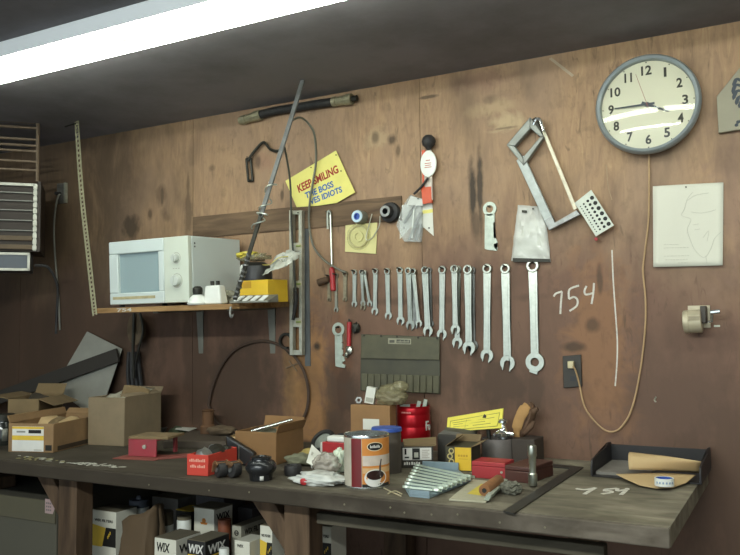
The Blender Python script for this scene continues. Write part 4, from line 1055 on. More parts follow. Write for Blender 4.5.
# --- far left: jar and boxes
c, r, an = round_at(3, 446, 12)
t = thing('glass_jar', 'dark glass jar at the far left end of the bench', 'jar', c+V((0, 0, EPS)))
h = hgt(c, 414)
MB().lathe([(0, 0), (r*.95, 0), (r, .01), (r, h*.62), (r*.8, h*.74), (r*.8, h*.8), (0, h*.8)], 24).build('jar_body', mat('dark_glass', '1f2420', .12, 0, .3, 14, (.06, .05, .04)), t)
MB().lathe([(0, h*.8), (r*.86, h*.8), (r*.86, h), (0, h)], 24).build('lid', DARKMETAL, t)
MB().lathe([(r*1.003, h*.15), (r*1.004, h*.55)], 8, None, an-.1, an+.35).build('label', GREYMETAL, t, solid=.0004)

t, w, d, h = bthing('cardboard_box', 'low cardboard box with white and yellow label at the left bench end', 'box', (15.5, 450.5), (53, 453), (89, 439.5), top=424)
open_box(t, w, d, h, CARD, flaps=[((-w, d, h), (0, d, h), (0, .03, .02)), ((-w+.004, 0, h), (-w+.004, d, h), (-.012, 0, .03))])
lb = decal(t, -w+.018, .004, -w*.21, h-.012, INKW)
lw_, lx0 = w*.79-.018, -w+.018
decal(t, lx0, h*.42, lx0+lw_, h*.58, INKY, 'label_band', -.0009, lb); decal(t, lx0, h-.022, lx0+lw_, h-.013, INKY, 'label_band', -.0009, lb)
decal(t, lx0+lw_*.52, h*.66, lx0+lw_*.92, h*.78, INKK, 'label_print', -.0009, lb); decal(t, lx0+lw_*.14, h*.68, lx0+lw_*.42, h*.74, mat('label_grey', '8a8a80', .7, 0, .1), 'label_print', -.0009, lb)
decal(t, lx0+lw_*.7, h*.07, lx0+lw_*.94, h*.1, INKG, 'label_print', -.0009, lb)
decal(t, -w*.17, .008, -w*.03, .03, INKK, 'corner_mark')
MB().box(0, .03, .004, .0006, d*.95, .022).build('dark_stain', mat('oil_stain', '3a2c1c', .8, 0, .4), t)
for k in range(3): MB().blob((-w*(.25+.25*k), d*.5, h*.72), (.045, .07, .04), .3, 2, 2, k+20).build('crumpled_paper', KRAFT if k != 1 else CARDD, t)

t, w, d, h = bthing('cardboard_box', 'open brown carton with raised flaps behind the labelled low box', 'box', (8, 440), (38, 440), (60, 432.5), top=399)
open_box(t, w, d, h, CARDD, flaps=[((0, 0, h), (0, d, h), (.075, 0, -.03)), ((-w, d, h), (0, d, h), (0, .04, .05)), ((-w, 0, h), (-w, d, h), (-.07, 0, .015))])
MB().blob((-w*.5, d*.5, h*.75), (w*.4, d*.35, .05), .4, 2, 3, 9).build('contents', mat('dark_rag', '3b3428', .9, 0, .4, 12), t)

t, w, d, h = bthing('cardboard_box', 'tall square tan carton with papers sticking out on top', 'box', (90, 444.5), (124, 446.5), (157, 438), top=398)
open_box(t, w, d, h, mat('tan_carton', '83735a', .9, 0, .35, 9, (.1, .08, .05), .25), flaps=[((-w, d, h), (0, d, h), (0, .02, .028)), ((0, .01, h), (0, d, h), (-.03, 0, .012))])
MB().sheet(lambda u, v: (-w+.03+(w-.05)*u, .02+(d-.04)*v, h-.02+.045*v+.02*noise.noise(V((u*4, v*4, 2)))), 10, 8, .002).build('paper', mat('crumpled_paper', 'a39f8d', .8, 0, .4, 8, (.12, .1, .06)), t)
MB().sheet(lambda u, v: (-w*.45+w*.42*u, d*.3+.03*v+.08*u, h-.01+.055*v-.025*u*u), 8, 5, .002).build('paper', CARDD, t)

# grey sheet-metal diamond leaning on the wall with a dark board across
DM = [(87, 331.5), (122, 349), (117, 364), (99, 412), (88, 409), (54, 388)]
t, o2 = wthing('sheet_metal', 'grey diamond of sheet metal leaning on the wall behind the tan carton', 'sheet metal', 88, 409)
base = V((o2.x, 0, BT)); 
def lean(px, py, o0=.10):
    # plane leaning back: touches the wall at the top (py 331) and stands o0 out at the bench
    z_top = W(87, 331, .012).z
    p = W(px, py, .012)
    for _ in range(12):
        f = max(0, (z_top - p.z)/(z_top-BT)); p = W(px, py, .012 + o0*f)
    return p
SH = [(87, 331.5), (122, 349), (99, 418), (92, 416), (54, 388)]
r0 = lean(90, 415); t.location = (r0.x, r0.y, r0.z)
mb = MB(); q = [lean(*p)-r0 for p in SH]; nn = V((0, .003, 0))
bot = mb.vs(q); tp = mb.vs([p+nn for p in q]); mb.face(bot); mb.face(tp[::-1])
for i in range(len(q)): mb.face([bot[i], bot[(i+1) % len(q)], tp[(i+1) % len(q)], tp[i]])
mb.build('sheet', mat('sheet_grey', '9c9b90', .5, .2, .25, 9, (.12, .12, .1)), t)
t, o2 = wthing('dark_board', 'long dark narrow board leaning diagonally across the grey sheet metal', 'board', 60, 375)
pa, pb = lean(121, 355)+V((0, -.02, 0)), lean(-42, 414.5)+V((0, -.055, 0))
r0 = (pa+pb)/2; t.location = r0
ax = (pb-pa).normalized(); up = V((ax.z, 0, -ax.x)).normalized(); up = up if up.z > 0 else -up; hw = 6.6/pxm(r0)
mb = MB(); A, B = pa-r0, pb-r0; yv = V((0, .008, 0))
mb.hexa([A-up*hw-yv, A+up*hw-yv, A+up*hw+yv, A-up*hw+yv], [B-up*hw-yv, B+up*hw-yv, B+up*hw+yv, B-up*hw+yv]).build('board_body', mat('black_board', '2f2b25', .7, 0, .35, 9), t, bevel=.002)

# red steel bracket and plates
t, w, d, h = bthing('steel_bracket', 'red painted steel bracket block on a flat plate near the tan carton', 'bracket', (134, 456), (156, 458.5), (174, 450), top=440)
MB().box(-w, 0, .004, 0, .008, h).box(-w, .0085, h-.006, 0, d*.7, h).box(-w, d*.6, .004, -w+.01, d*.7, h-.0065).box(-.01, d*.6, .004, 0, d*.7, h-.0065).build('block', mat('dusty_red', '96303a', .6, 0, .5, 12, (.10, .06, .05)), t, bevel=.002)
MB().box(-w-.03, -.055, 0, .03, .07, .0035).build('base_plate', mat('rusty_red', '8a4a40', .6, .1, .45, 14), t, bevel=.001)
MB().hexa([(.032, -.03, 0), (.032, .05, 0), (.15, .16, 0), (.17, .10, 0)], [(.032, -.03, .008), (.032, .05, .008), (.15, .16, .008), (.17, .10, .008)]).build('side_arm', mat('rusty_red', '8a4a40'), t, bevel=.001)
MB().lathe([(0, 0), (.008, 0), (.008, .006), (0, .007)], 10, wat(-w*.4, -.0005, h*.6)).build('bolt', ALU, t)
bz = h
t2, w2, d2, _ = bthing('wood_offcut', 'flat dusty brown offcut lying on top of the red bracket', 'offcut', (135, 440), (160, 441), None)
t2.location = (t.location.x+.01, t.location.y+.02, t.location.z+bz+.0005); t2.rotation_euler.z = t.rotation_euler.z+.1
MB().box(-w-.01, -.01, 0, .03, d*.6, .009).build('offcut_body', CARDD, t2, bevel=.001)
c, r, an = round_at(156, 440, 10)
c = T(157, 433) ; r = .045
t = thing('metal_dish', 'dull round metal dish behind the red bracket block', 'dish', c+V((0, 0, EPS)))
MB().lathe([(0, 0), (r*.8, 0), (r, .022), (r*1.08, .024), (r*.98, .028), (r*.4, .020), (0, .022)], 28).build('dish_body', OLDSTEEL, t)
MB().lathe([(0, .021), (.016, .022), (.016, .045), (.02, .05), (0, .052)], 16).build('hub', DARKMETAL, t)
c = T(169, 432); t = thing('white_disc', 'small white disc lying beside the dull metal dish', 'disc', c+V((0, 0, EPS)))
MB().lathe([(0, .03), (.02, .03), (.024, .024), (.024, 0), (0, 0)], 20).build('disc_body', WHITE, t)
c = T(178, 434); t = thing('green_rag', 'small dark green crumpled rag by the white paper', 'rag', c+V((0, 0, EPS)))
MB().blob((0, 0, .016), (.04, .03, .02), .4, 2, 3, 5, 0).build('rag_body', mat('green_rag', '4f5a40', .9, 0, .4), t, smooth=180)
q = [T(175, 436)+V((0, 0, .03)), T(189, 438)+V((0, 0, .03)), T(203, 432.5)+V((0, 0, .03)), T(203, 427)+V((0, 0, .03)), T(182, 428)+V((0, 0, .03))]
t = thing('paper_sheet', 'white paper sheet lying on scrap at the back of the bench', 'paper', V((q[0].x, q[0].y, BT+.030)))
mb = MB(); r0 = V(t.location); mb.prism([(p.x-r0.x, p.y-r0.y) for p in q], .0015); mb.build('sheet', PAPER, t)
t, w, d, h = bthing('steel_plate', 'dark flat steel plate under the white paper sheet', 'plate', (170, 446), (226, 448.5), (229, 440))
MB().box(-w, -.0, 0, 0, d*1.4, .028).build('plate_body', mat('dark_plank', '4d4337', .7, .1, .4, 10), t, bevel=.002)
pz = .0292
c = T(208, 440); t = thing('rusty_pipe_stub', 'short rusty brown pipe stub standing by the wall near the white paper', 'pipe', V((c.x, c.y, BT+pz)))
MB().lathe([(.0, 0), (.034, 0), (.034, .03), (.026, .04), (.026, .095), (.03, .1), (.022, .105), (0, .09)], 18).build('stub', mat('rust_brown', '5e4026', .8, .1, .4), t)
c = T(221, 441.5); t = thing('dusty_rag', 'brown dusty rag lump left of the small cardboard flap box', 'rag', V((c.x, c.y, BT+pz)))
MB().blob((0, 0, .018), (.07, .045, .022), .35, 2, 3, 13, 0).build('rag_body', mat('brown_rag', '5c4c38', .9, 0, .4), t, smooth=180)

# red carton with parts, casters
t, w, d, h = bthing('parts_carton', 'small open red carton of dark parts at the front of the bench', 'carton', (188, 475), (208, 476.5), (233, 466.5), top=455.5)
open_box(t, w, d, h, REDBOX, .003, inner=CARDIN)
pale = mat('pale_print', 'd9a08c', .7, 0, .1)
mb = MB()
for z, xs in ((h*.66, (.12, .3, .36, .6, .66, .84)), (h*.38, (.16, .46, .5, .82))):
    for a, b in zip(xs[::2], xs[1::2]):
        x = a
        while x < b: mb.box(-w+w*x, -.0006, z, -w+w*(x+.05), .0002, z+h*.10+h*.04*((int(x*100)) % 2)); x += .075
mb.build('front_print', pale, t)
mb = MB()
for k in range(4): mb.box(-.0002, d*(.16+.14*k), h*.3, .0006, d*(.22+.14*k), h*.52)
mb.build('side_print', pale, t)
for k, (x, y, zz, r) in enumerate(((-.6, .3, .9, .028), (-.35, .5, .95, .03), (-.6, .7, .9, .03), (-.3, .8, .85, .026))):
    MB().blob((x*w, y*d, zz*h), (r, r*1.3, r*.8), .35, 2, 2, k+31).build('part', DARKMETAL if k % 2 else OLDSTEEL, t)
CB = mat('caster_brown', '7a5a3e', .5, .3, .4, 20)
for k, (px, py, yaw, lab) in enumerate(((221, 477.5, -.5, 'caster wheel with brown fork leaning on the red carton, left one'), (234, 477.5, -.25, 'caster wheel with brown fork between its twin and the black round housing'))):
    c = T(px, py)
    t = thing('caster_wheel', lab, 'caster wheel', c+V((0, 0, EPS)), yaw, 'caster wheels by the red carton')
    r = 8/pxm(c)
    Mx = Matrix.Translation((0, 0, r)) @ Matrix.Rotation(R(90), 4, 'X')
    MB().lathe([(r*.3, -.014), (r*.7, -.016), (r*.95, -.014), (r, -.008), (r, .008), (r*.95, .014), (r*.7, .016), (r*.3, .014), (r*.3, -.014)], 28, Mx).build('wheel', RUBBER, t)
    MB().lathe([(0, -.018), (r*.32, -.018), (r*.32, .018), (0, .018)], 16, Mx).build('hub', OLDSTEEL, t)
    for sy in (-1, 1):
        mb = MB(); q = [(-r*1.1, r*.7), (-r*.75, r*1.75), (0, r*2.15), (r*.8, r*1.7), (r*.55, r*1.5), (0, r*1.75), (-r*.5, r*1.45), (-r*.75, r*.6)]
        mb.prism(q, .004, Matrix.Translation((0, sy*.02+.002, 0)) @ WALLM); mb.build('fork_side', CB, t)
    MB().box(-r*.55, -.0178, r*1.75, r*.55, .0178, r*1.95).build('fork_bridge', CB, t, bevel=.001)
# black pouch
t, w, d, h = bthing('black_pouch', 'black wedge-shaped pouch behind the casters', 'pouch', (231, 464.5), (255, 466), (259, 461.5), top=449)
MB().hexa([(-w, 0, 0), (0, 0, 0), (0, .032, 0), (-w, .032, 0)], [(-w-.012, .0, .105), (-.005, 0, .045), (-.005, .032, .045), (-w-.012, .032, .105)]).build('pouch_body', BLACK, t, bevel=.006)
MB().box(-w*.62, -.0015, .01, -w*.59, .0, .07).build('zip', GREYMETAL, t)
# small flap box
t, w, d, h = bthing('cardboard_box', 'tiny pale cardboard box between the rag and the open parts box', 'box', (230, 450), (242, 451), (246, 445), top=437)
open_box(t, w, d, h, KRAFT, .002)
# brown box with tube
t, w, d, h = bthing('cardboard_box', 'slanted brown cardboard box with a silver tube inside, mid bench', 'box', (243, 461), (276, 465.5), (291, 456.5), top=433)
open_box(t, w, d, h, mat('brown_carton', '84623c', .85, 0, .3, 9, (.1, .06, .03), .2), flaps=[((0, 0, h), (0, d, h), (.012, 0, .030)), ((-w, d, h), (0, d, h), (0, .01, .035))])
MB().tube([(-w*.72, .03, h-.004), (-w*.12, d*.75, h+.028)], .0075, 12).build('silver_tube', CHROME, t)
for k in range(3): MB().blob((-w*(.3+.2*k), d*.5, h-.03), (.04, .05, .03), .3, 2, 2, k+41).build('contents', mat('dull_parts', '5f5c4a', .7, .2, .4), t)

# black round housing
c, r, an = round_at(261, 482.5, 15)
t = thing('round_housing', 'black round stepped housing with small white label at the bench front', 'housing', c+V((0, 0, EPS)))
h = hgt(c, 456)
MB().lathe([(0, 0), (r*.76, 0), (r*.8, h*.24), (r*.84, h*.28), (r*1.02, h*.42), (r*1.06, h*.52), (r*1.04, h*.64), (r*.9, h*.78), (r*.7, h*.84), (r*.68, h*.88), (r*.72, h*.9), (r*.72, h*.96), (r*.4, h), (r*.3, h*.93), (0, h*.93)], 40).build('housing_body', mat('housing_black', '26282a', .25, .3, .2, 20, (.08, .07, .06)), t)
MB().lathe([(r*.785, h*.04), (r*.81, h*.22)], 6, None, an-.1, an+.22).build('label', INKW, t, solid=.001)

# --- middle clutter
c, r, an = round_at(293, 477, 9)
t = thing('rubber_stopper', 'black rubber stopper right of the stepped black housing', 'stopper', c+V((0, 0, EPS)))
h = hgt(c, 465)
MB().lathe([(0, 0), (r*.9, 0), (r, .008), (r, h*.9), (r*.93, h), (r*.7, h), (r*.65, h*.85), (0, h*.85)], 28).build('stopper_body', RUBBER, t)
c = T(297, 466); t = thing('grey_rag', 'greyish green rag heap behind the black rubber cap', 'rag', c+V((0, .02, EPS)))
MB().blob((0, 0, .018), (.055, .04, .024), .35, 2, 3, 17, 0).build('rag_body', mat('grey_rag', '6d6e58', .9, 0, .3, 14), t, smooth=180)
c = T(306, 462); t = thing('yellow_rag', 'small yellowish cloth scrap behind the white card', 'cloth', c+V((0, .02, EPS)))
MB().blob((0, 0, .02), (.04, .025, .025), .35, 2, 3, 19, 0).build('cloth_body', mat('yellow_rag', '9c8a4e', .9, 0, .3, 14), t, smooth=180)
c = T(311, 469); t = thing('white_card', 'small white card tilted up among the plastic bags', 'card', c+V((0, 0, EPS)), .25)
k = pxm(c)
def pxl(dx, dz, y=0): return (dx/k, y, dz/k)
mb = MB(); mb.hexa([pxl(-5, 6, 0), pxl(2, 3, 0), pxl(2, 3, .004), pxl(-5, 6, .004)], [pxl(-4, 22, .05), pxl(6, 13, .05), pxl(6, 13, .054), pxl(-4, 22, .054)])
mb.tube([pxl(-1, 0, .02), pxl(-1, 6, .012)], .003)
mb.build('card_body', PAPER, t); MB().hexa([pxl(-1.5, 13, .014), pxl(0, 12.5, .014), pxl(0, 12.5, .016), pxl(-1.5, 13, .016)], [pxl(-1.5, 16, .025), pxl(.5, 14.5, .025), pxl(.5, 14.5, .027), pxl(-1.5, 16, .027)]).build('print', INKG, t)
# wheel lying at the wall
c = T(317, 456)
c.x += .012
t = thing('round_disc', 'round grey disc with black rubber rim standing tilted at the wall', 'disc', c+V((0, 0, EPS)), -.2)
Mx = Matrix.Translation((0, .02, .0515)) @ Matrix.Rotation(R(48), 4, 'X')
MB().lathe([(.036, -.012), (.047, -.014), (.053, -.006), (.053, .006), (.047, .014), (.036, .012), (.036, -.012)], 28, Mx).build('rubber_rim', RUBBER, t)
MB().lathe([(0, .006), (.02, .008), (.037, .003), (.037, -.006), (0, -.006)], 28, Mx).build('hub', mat('hub_grey', '8d938a', .5, .2, .2), t)
# plastic bags heap
def bag(label, px, py, rad, m, seed, dz=.0, amp=.4):
    c = T(px, py); t = thing('plastic_bag', label, 'plastic bag', c+V((0, 0, EPS+dz)))
    MB().blob((0, 0, rad[2]*.85), rad, amp, 2.2, 4, seed, 0).build('bag_body', m, t, smooth=180); return t
t = bag('clear crumpled plastic bag under the red labelled packet', 327, 474, (.044, .035, .036), film('bag_tan', 'b5ada0', .5, .2), 51)
t = bag('flat milky plastic bag spread at the bench front edge left of the coffee can', 320, 484, (.082, .05, .020), MILKY, 53, 0, .5)
MB().blob((-.03, -.045, .012), (.014, .008, .010), .3, 2, 2, 3).build('red_tag', RED, t)
t = bag('greenish white plastic bag squeezed against the large coffee can', 339, 472, (.022, .022, .042), mat('bag_green_white', 'c3cdb8', .35, 0, .2, 20), 57)
c = T(327, 466); t = thing('labelled_packet', 'packet with red label band and white top left of the coffee can', 'packet', c+V((0, .05, EPS)))
k = pxm(c)
zb = 18/k
MB().box(-.062, 0, 0, .075, .05, zb+.01).build('packet_body', film('packet_film', 'c9c6bd', .15, .25), t, bevel=.006)
MB().box(-.05, -.0015, zb-.026, .072, .03, zb+.011).build('label_band', RED, t, bevel=.002)
MB().box(-.035, .004, zb+.0112, .078, .05, zb+.032).build('top_fold', WHITE, t, bevel=.006)
mb = MB()
c = T(346, 455); t = thing('black_wires', 'tangle of black wires behind the large coffee can', 'wires', c+V((0, -.005, EPS)))
for k in range(4):
    random.seed(k+5)
    MB().tube(spline([(random.uniform(-.035, .05), random.uniform(-.03, .03), .006+random.uniform(0, .07)) for _ in range(6)], 6), .0065, 7).build('wire', RUBBER, t)

# large coffee can
c, r, an = round_at(367, 490, 23.3)
t = thing('coffee_can', 'large open coffee can with orange label and painted cup, bench front', 'can', c+V((0, 0, EPS)))
h = hgt(c, 433.5)
MB().lathe([(r*.96, .02), (r*.96, h-.001), (r, h+.001), (r*1.015, h-.003), (r, h-.008), (r, .008), (r*1.015, .004), (r, 0), (0, 0), (0, .02), (r*.96, .02)], 56).build('can_body', CHROME, t)
def patch(u0, u1, v0, v1, m, name, par, rr=1.004, seg=16):
    a0, a1 = an + math.asin(u0), an + math.asin(u1)
    return MB().lathe([(r*rr, h*v0), (r*rr, h*v1)], seg, None, a0, a1).build(name, m, par)
def cell(u0, v0, ru, rv, m, name, par, rr, seg=28):
    mb = MB(); cv = []
    for rad in (0, .5, 1):
        ringv = []
        for k in range(seg):
            a = 2*math.pi*k/seg; u = u0+ru*rad*math.cos(a); v = v0+rv*rad*math.sin(a); th = an+math.asin(max(-1, min(1, u)))
            ringv.append(mb.vs([(r*rr*math.cos(th), r*rr*math.sin(th), h*v)])[0])
            if rad == 0: break
        cv.append(ringv)
    for k in range(seg): mb.face([cv[0][0], cv[1][k], cv[1][(k+1) % seg]]); mb.face([cv[1][k], cv[2][k], cv[2][(k+1) % seg], cv[1][(k+1) % seg]])
    return mb.build(name, m, par)
lab = patch(-.985, .99, .03, .955, mat('can_beige', 'b9b2a0', .5, .1, .2), 'label', t, 1.003, 40)
patch(-.66, -.22, .04, .95, mat('can_maroon', '6e1a1c', .4, .1, .2), 'maroon_panel', lab, 1.006)
patch(-.2, .99, .04, .95, INKO, 'orange_panel', lab, 1.006, 24)
patch(-.18, .99, .44, .63, mat('can_pale', 'c9bcae', .5, 0, .25, 30), 'pale_band', lab, 1.009, 24)
patch(-.18, .99, .30, .40, mat('can_tan', 'cfa672', .5, 0, .2), 'tan_band', lab, 1.009, 24)
patch(-.2, .95, .04, .1, INKK, 'bottom_band', lab, 1.009, 24)
cell(.36, .80, .34, .085, mat('oval_rim', 'd9cfae', .5, 0, .1), 'logo_rim', lab, 1.010); cell(.36, .80, .31, .072, INKK, 'logo_oval', lab, 1.013)
mb = MB()
for k in range(8):
    for (v0, v1) in ((.775, .83),):
        u = .15+.055*k; th0, th1 = an+math.asin(u), an+math.asin(u+.036)
        hh = .02*((k*5) % 3)/2
        q = mb.vs([(r*1.016*math.cos(th0), r*1.016*math.sin(th0), h*v0), (r*1.016*math.cos(th1), r*1.016*math.sin(th1), h*v0), (r*1.016*math.cos(th1), r*1.016*math.sin(th1), h*(v1-hh)), (r*1.016*math.cos(th0), r*1.016*math.sin(th0), h*(v1-hh))]); mb.face(q)
mb.build('logo_word', INKW, lab)
cell(.36, .21, .47, .165, INKW, 'cup_picture', lab, 1.012); cell(.36, .265, .37, .09, mat('coffee_brown', '2b1512', .3, 0, .1), 'coffee_picture', lab, 1.016)
mb = MB(); pts = [(.62, .56), (.57, .45), (.56, .36), (.52, .27)]
mb.tube([(r*1.02*math.cos(an+math.asin(u)), r*1.02*math.sin(an+math.asin(u)), h*v) for u, v in pts], [.0015, .002, .003, .004], 6); mb.build('pour_picture', mat('coffee_brown', '2b1512'), lab)
# dark canister with blue lid behind
c, r, an = round_at(383, 476, 15)
t = thing('dark_canister', 'dark canister with blue lid behind the large coffee can', 'canister', c+V((0, .03, EPS)))
h = hgt(V(t.location), 431)
MB().lathe([(0, 0), (r, 0), (r, h), (0, h)], 32).build('canister_body', mat('canister_brown', '4c443c', .6, 0, .3), t)
MB().lathe([(0, h+.013), (r*1.02, h+.013), (r*1.06, h+.008), (r*1.06, h+.0005), (0, h+.0005)], 32).build('lid', BLUE, t)

# cardboard box at the back with things on top
t, w, d, h = bthing('cardboard_box', 'upright brown box with white label by the wall behind the coffee can', 'box', (351.5, 455), (390.5, 457.5), (400, 453.5), top=406)
MB().box(-w, 0, 0, 0, .06, h).build('box_body', mat('brown_carton2', '8f6c46', .85, 0, .25, 9, (.1, .06, .03), .15), t, bevel=.002)
decal(t, -w*.68, h*.52, -w*.27, h*.73, PAPER)
bx = t.matrix_basis.copy(); 
tz = V(t.location).z + h + .0006
def onbox(x, y): return Matrix.Translation((0, 0, tz)) @ Matrix.Translation((t.location.x, t.location.y, 0)) @ Matrix.Rotation(t.rotation_euler.z, 4, 'Z') @ V((x, y, 0))
pz_ = onbox(-w*.6, .03)
tt = thing('white_tag_box', 'small white tilted carton with grey print on the upright brown box', 'carton', pz_, .3, ry=.18)
MB().box(-.018, -.012, .004, .018, .022, .066).build('carton_body', PAPER, tt, bevel=.001); MB().box(-.014, -.0128, .01, .014, -.0121, .026).build('print', INKG, tt)
tt = thing('hex_nut', 'small steel ring nut on the left corner of the upright brown box', 'nut', onbox(-w*.86, .03)+V((0, 0, .014)), .2)
MB().lathe([(.007, -.006), (.014, -.006), (.014, .006), (.007, .006), (.007, -.006)], 6, Matrix.Rotation(R(75), 4, 'X')).build('nut_body', OLDSTEEL, tt)
tt = thing('plastic_bag', 'crumpled tan plastic bag on the upright brown box', 'plastic bag', onbox(-w*.06, .04))
mb = MB(); mb.blob((-.0, 0, .034), (.062, .04, .040), .28, 3.6, 4, 61, 0); mb.build('bag_body', TANFILM, tt, smooth=180)
mb = MB(); mb.blob((.035, .0, .066), (.036, .025, .024), .3, 3.5, 3, 66); mb.build('bag_neck', TANFILM, tt, smooth=180)

# red ribbed can
c, r, an = round_at(414, 455, 17.3)
t = thing('coffee_can', 'red ribbed coffee can holding dark tools and steel strips by the wall', 'can', c+V((0, 0, EPS)))
h = hgt(c, 405.5)
prof = [(0, .004), (r*.97, .004), (r, 0)]
for a, b in ((.0, .30), (.30, .56), (.56, .82), (.82, .97)):
    prof += [(r*.985, h*a+.002), (r, h*a+.006), (r, h*b-.004), (r*.985, h*b-.001)]
prof += [(r, h*.985), (r*1.01, h), (r*.97, h), (r*.96, h*.4), (0, h*.4)]
MB().lathe(prof, 48).build('can_body', REDTIN, t)
text('F', 'lettering', INKW, t, plane_M((r*1.003*math.cos(an+.80), r*1.003*math.sin(an+.80), h*.49), (-math.sin(an+.93), math.cos(an+.93), 0), (0, 0, 1)), width=.018, height=.036, ext=.0008, bold=.02)
text('o', 'lettering', INKW, t, plane_M((r*1.003*math.cos(an+1.02), r*1.003*math.sin(an+1.02), h*.48), (-math.sin(an+1.12), math.cos(an+1.12), 0), (0, 0, 1)), width=.018, height=.024, ext=.0008, bold=.02)
mb = MB()
for k in range(9):
    a0 = an-.75+.07*k; mb.lathe([(r*1.004, h*.86), (r*1.004, h*(.885+.01*(k % 2)))], 2, None, a0, a0+.045)
mb.build('small_print', mat('pink_print', 'd88a84', .6, 0, .1), t)
cz = V((c.x, c.y, BT+EPS+h*.4+.001))
dx = V((math.cos(an+math.pi/2), math.sin(an+math.pi/2), 0))
for k, (s0, l, lab) in enumerate(((-.1, .125, 'pale steel strip leaning left in the red ribbed can'), (.35, .13, 'pale steel strip leaning right in the red ribbed can'))):
    st = thing('thin_strip', lab, 'strip', cz+dx*r*s0+V((0, 0, .002)), an-math.pi/2, ry=-.25 if k == 0 else -.2)
    MB().box(-.007, -.0015, .004, .007, .0015, l).build('strip_body', PALEMETAL, st, bevel=.0005)
for k, s0 in enumerate((-.45, .55)):
    st = thing('hand_tool', ('dark tool handle at the left rim inside the red ribbed can', 'dark tool handle at the right rim inside the red ribbed can')[k], 'tool', cz+dx*r*s0+V((-.01, .02, .002)), 0, ry=(-.15, .12)[k])
    MB().tube([(0, 0, .003), (0, 0, .09), (0, 0, .118)], [.011, .012, .008], 10).build('handle', BLACK, st)
st = thing('folded_paper', 'grey folded paper inside the red ribbed can', 'paper', cz+dx*r*-.3+V((.0, -.03, .002)), an-math.pi/2)
MB().box(-.02, 0, .001, .018, .005, .112).build('sheet', mat('grey_paper', '9b9f96', .8, 0, .2), st)

# gauge box and yellow carton
t, w, d, h = bthing('gauge_carton', 'dark small carton with black and white picture label before the red can', 'carton', (404.5, 470), (433.5, 467.5), (444, 462), top=446.5)
MB().box(-w, 0, 0, 0, d, h).build('carton_body', mat('dark_carton', '35302a', .7, 0, .3, 14), t, bevel=.0015)
MB().hexa([(-w+.01, 0, h+.0005), (.01, 0, h+.0005), (.0, d, h+.0005), (-w+.01, d, h+.0005)], [(-w+.01, 0, h+.005), (.01, 0, h+.008), (.02, d, h+.016), (-w+.01, d, h+.010)]).build('lid_flap', CARDD, t)
lb = decal(t, -w*.96, h*.36, -w*.06, h*.94, INKW)
decal(t, -w*.66, h*.38, -w*.42, h*.92, INKK, 'picture', -.0010, lb); decal(t, -w*.60, h*.48, -w*.47, h*.72, INKG, 'picture', -.0014, lb)
decal(t, -w*.9, h*.62, -w*.84, h*.9, INKK, 'picture', -.0010, lb); decal(t, -w*.9, h*.45, -w*.76, h*.52, INKK, 'picture', -.0010, lb)
mb = MB()
for k in range(5): mb.box(-w*.35, -.0010, h*(.45+.09*k), -w*(.12+.04*(k % 2)), -.0005, h*(.47+.09*k))
mb.build('fine_print', mat('brown_print', '7a5a48', .7, 0, .1), lb)
mb = MB(); x = -.92
for k, l in enumerate((.05, .05, .04, .06, .05, .05, .05, 0, .05, .06, .05)):
    if l: mb.box(w*x, -.0008, h*.13, w*(x+l), -.0002, h*(.25+.02*(k % 2)))
    x += .075
mb.build('title_print', INKW, t)

t, w, d, h = bthing('carton', 'small carton half yellow, half dark patterned, with open cardboard top', 'carton', (445.5, 471), (472, 472), (483, 465.5), top=447.5)
MB().box(-w, 0, 0, 0, d, h).build('carton_body', mat('olive_carton', '3a3626', .7, 0, .3, 14), t, bevel=.001)
decal(t, -w*.64, .003, -.002, h-.002, YELBOX, 'yellow_panel')
mb = MB()
for k in range(4): mb.lathe([(.006, 0), (.010, 0), (.010, .0008), (.006, .0008), (.006, 0)], 12, wat(-w*.83+.005*(k % 2), -.0002, h*(.16+.22*k)))
mb.build('pattern', mat('pattern_tan', 'b3a46a', .7, 0, .2), t)
mb = MB()
for k in range(4): mb.box(-w*.52+k*w*.1, -.0012, h*.6, -w*.45+k*w*.1, -.0007, h*.68)
mb.box(-w*.5, -.0012, h*.5, -w*.15, -.0007, h*.515); mb.build('print', mat('yellow_dark', 'b98f1e'), t)
for (a, b, out) in (((-w, d, h), (0, d, h), (0, .03, .02)), ((0, 0, h), (0, d, h), (.03, 0, .012)), ((-w, 0, h), (-w, d, h), (.03, .01, .022))):
    a, b, out = V(a), V(b), V(out); n = V((0, 0, .002))
    MB().hexa([a, b, b+n, a+n], [a+out, b+out, b+out+n, a+out+n]).build('flap', CARDD, t)
# dark case behind, holding the yellow card
t, w, d, h = bthing('tool_case', 'low dark tool case behind the yellow carton', 'case', (438, 461), (472, 463), (477, 459), top=436)
MB().box(-w, 0, 0, 0, d, h).build('case_body', mat('case_dark', '2d2a24', .6, 0, .3, 12), t, bevel=.004)
MB().hexa([(-w, .01, h+.0004), (-.01, -.0, h+.0004), (0, d, h+.0004), (-w, d, h+.0004)], [(-w+.02, .02, h+.014), (-.04, .01, h+.008), (0, d, h+.018), (-w+.01, d, h+.02)]).build('folded_top', mat('case_grey', '55524a', .7, 0, .3), t)
pz_ = V(t.location) + Matrix.Rotation(t.rotation_euler.z, 4, 'Z') @ V((0, d*.55, h+.021)); pz_.z = BT + h + .022
ya, yb = W(447, 432, -pz_.y), W(502, 428.5, -pz_.y)
tt = thing('instruction_card', 'bright yellow printed card leaning on the dark tool case', 'card', (ya.x, pz_.y, pz_.z))
o2 = V(tt.location)
q = [W(446.5, 432, -o2.y)-o2, W(501.6, 428, -o2.y)-o2, W(503, 408.4, -o2.y-.03)-o2, W(447.6, 417.7, -o2.y-.03)-o2]
n = V((0, .008, 0))
MB().hexa(q, [p+n for p in q]).build('card_body', YEL2, tt)
mb = MB()
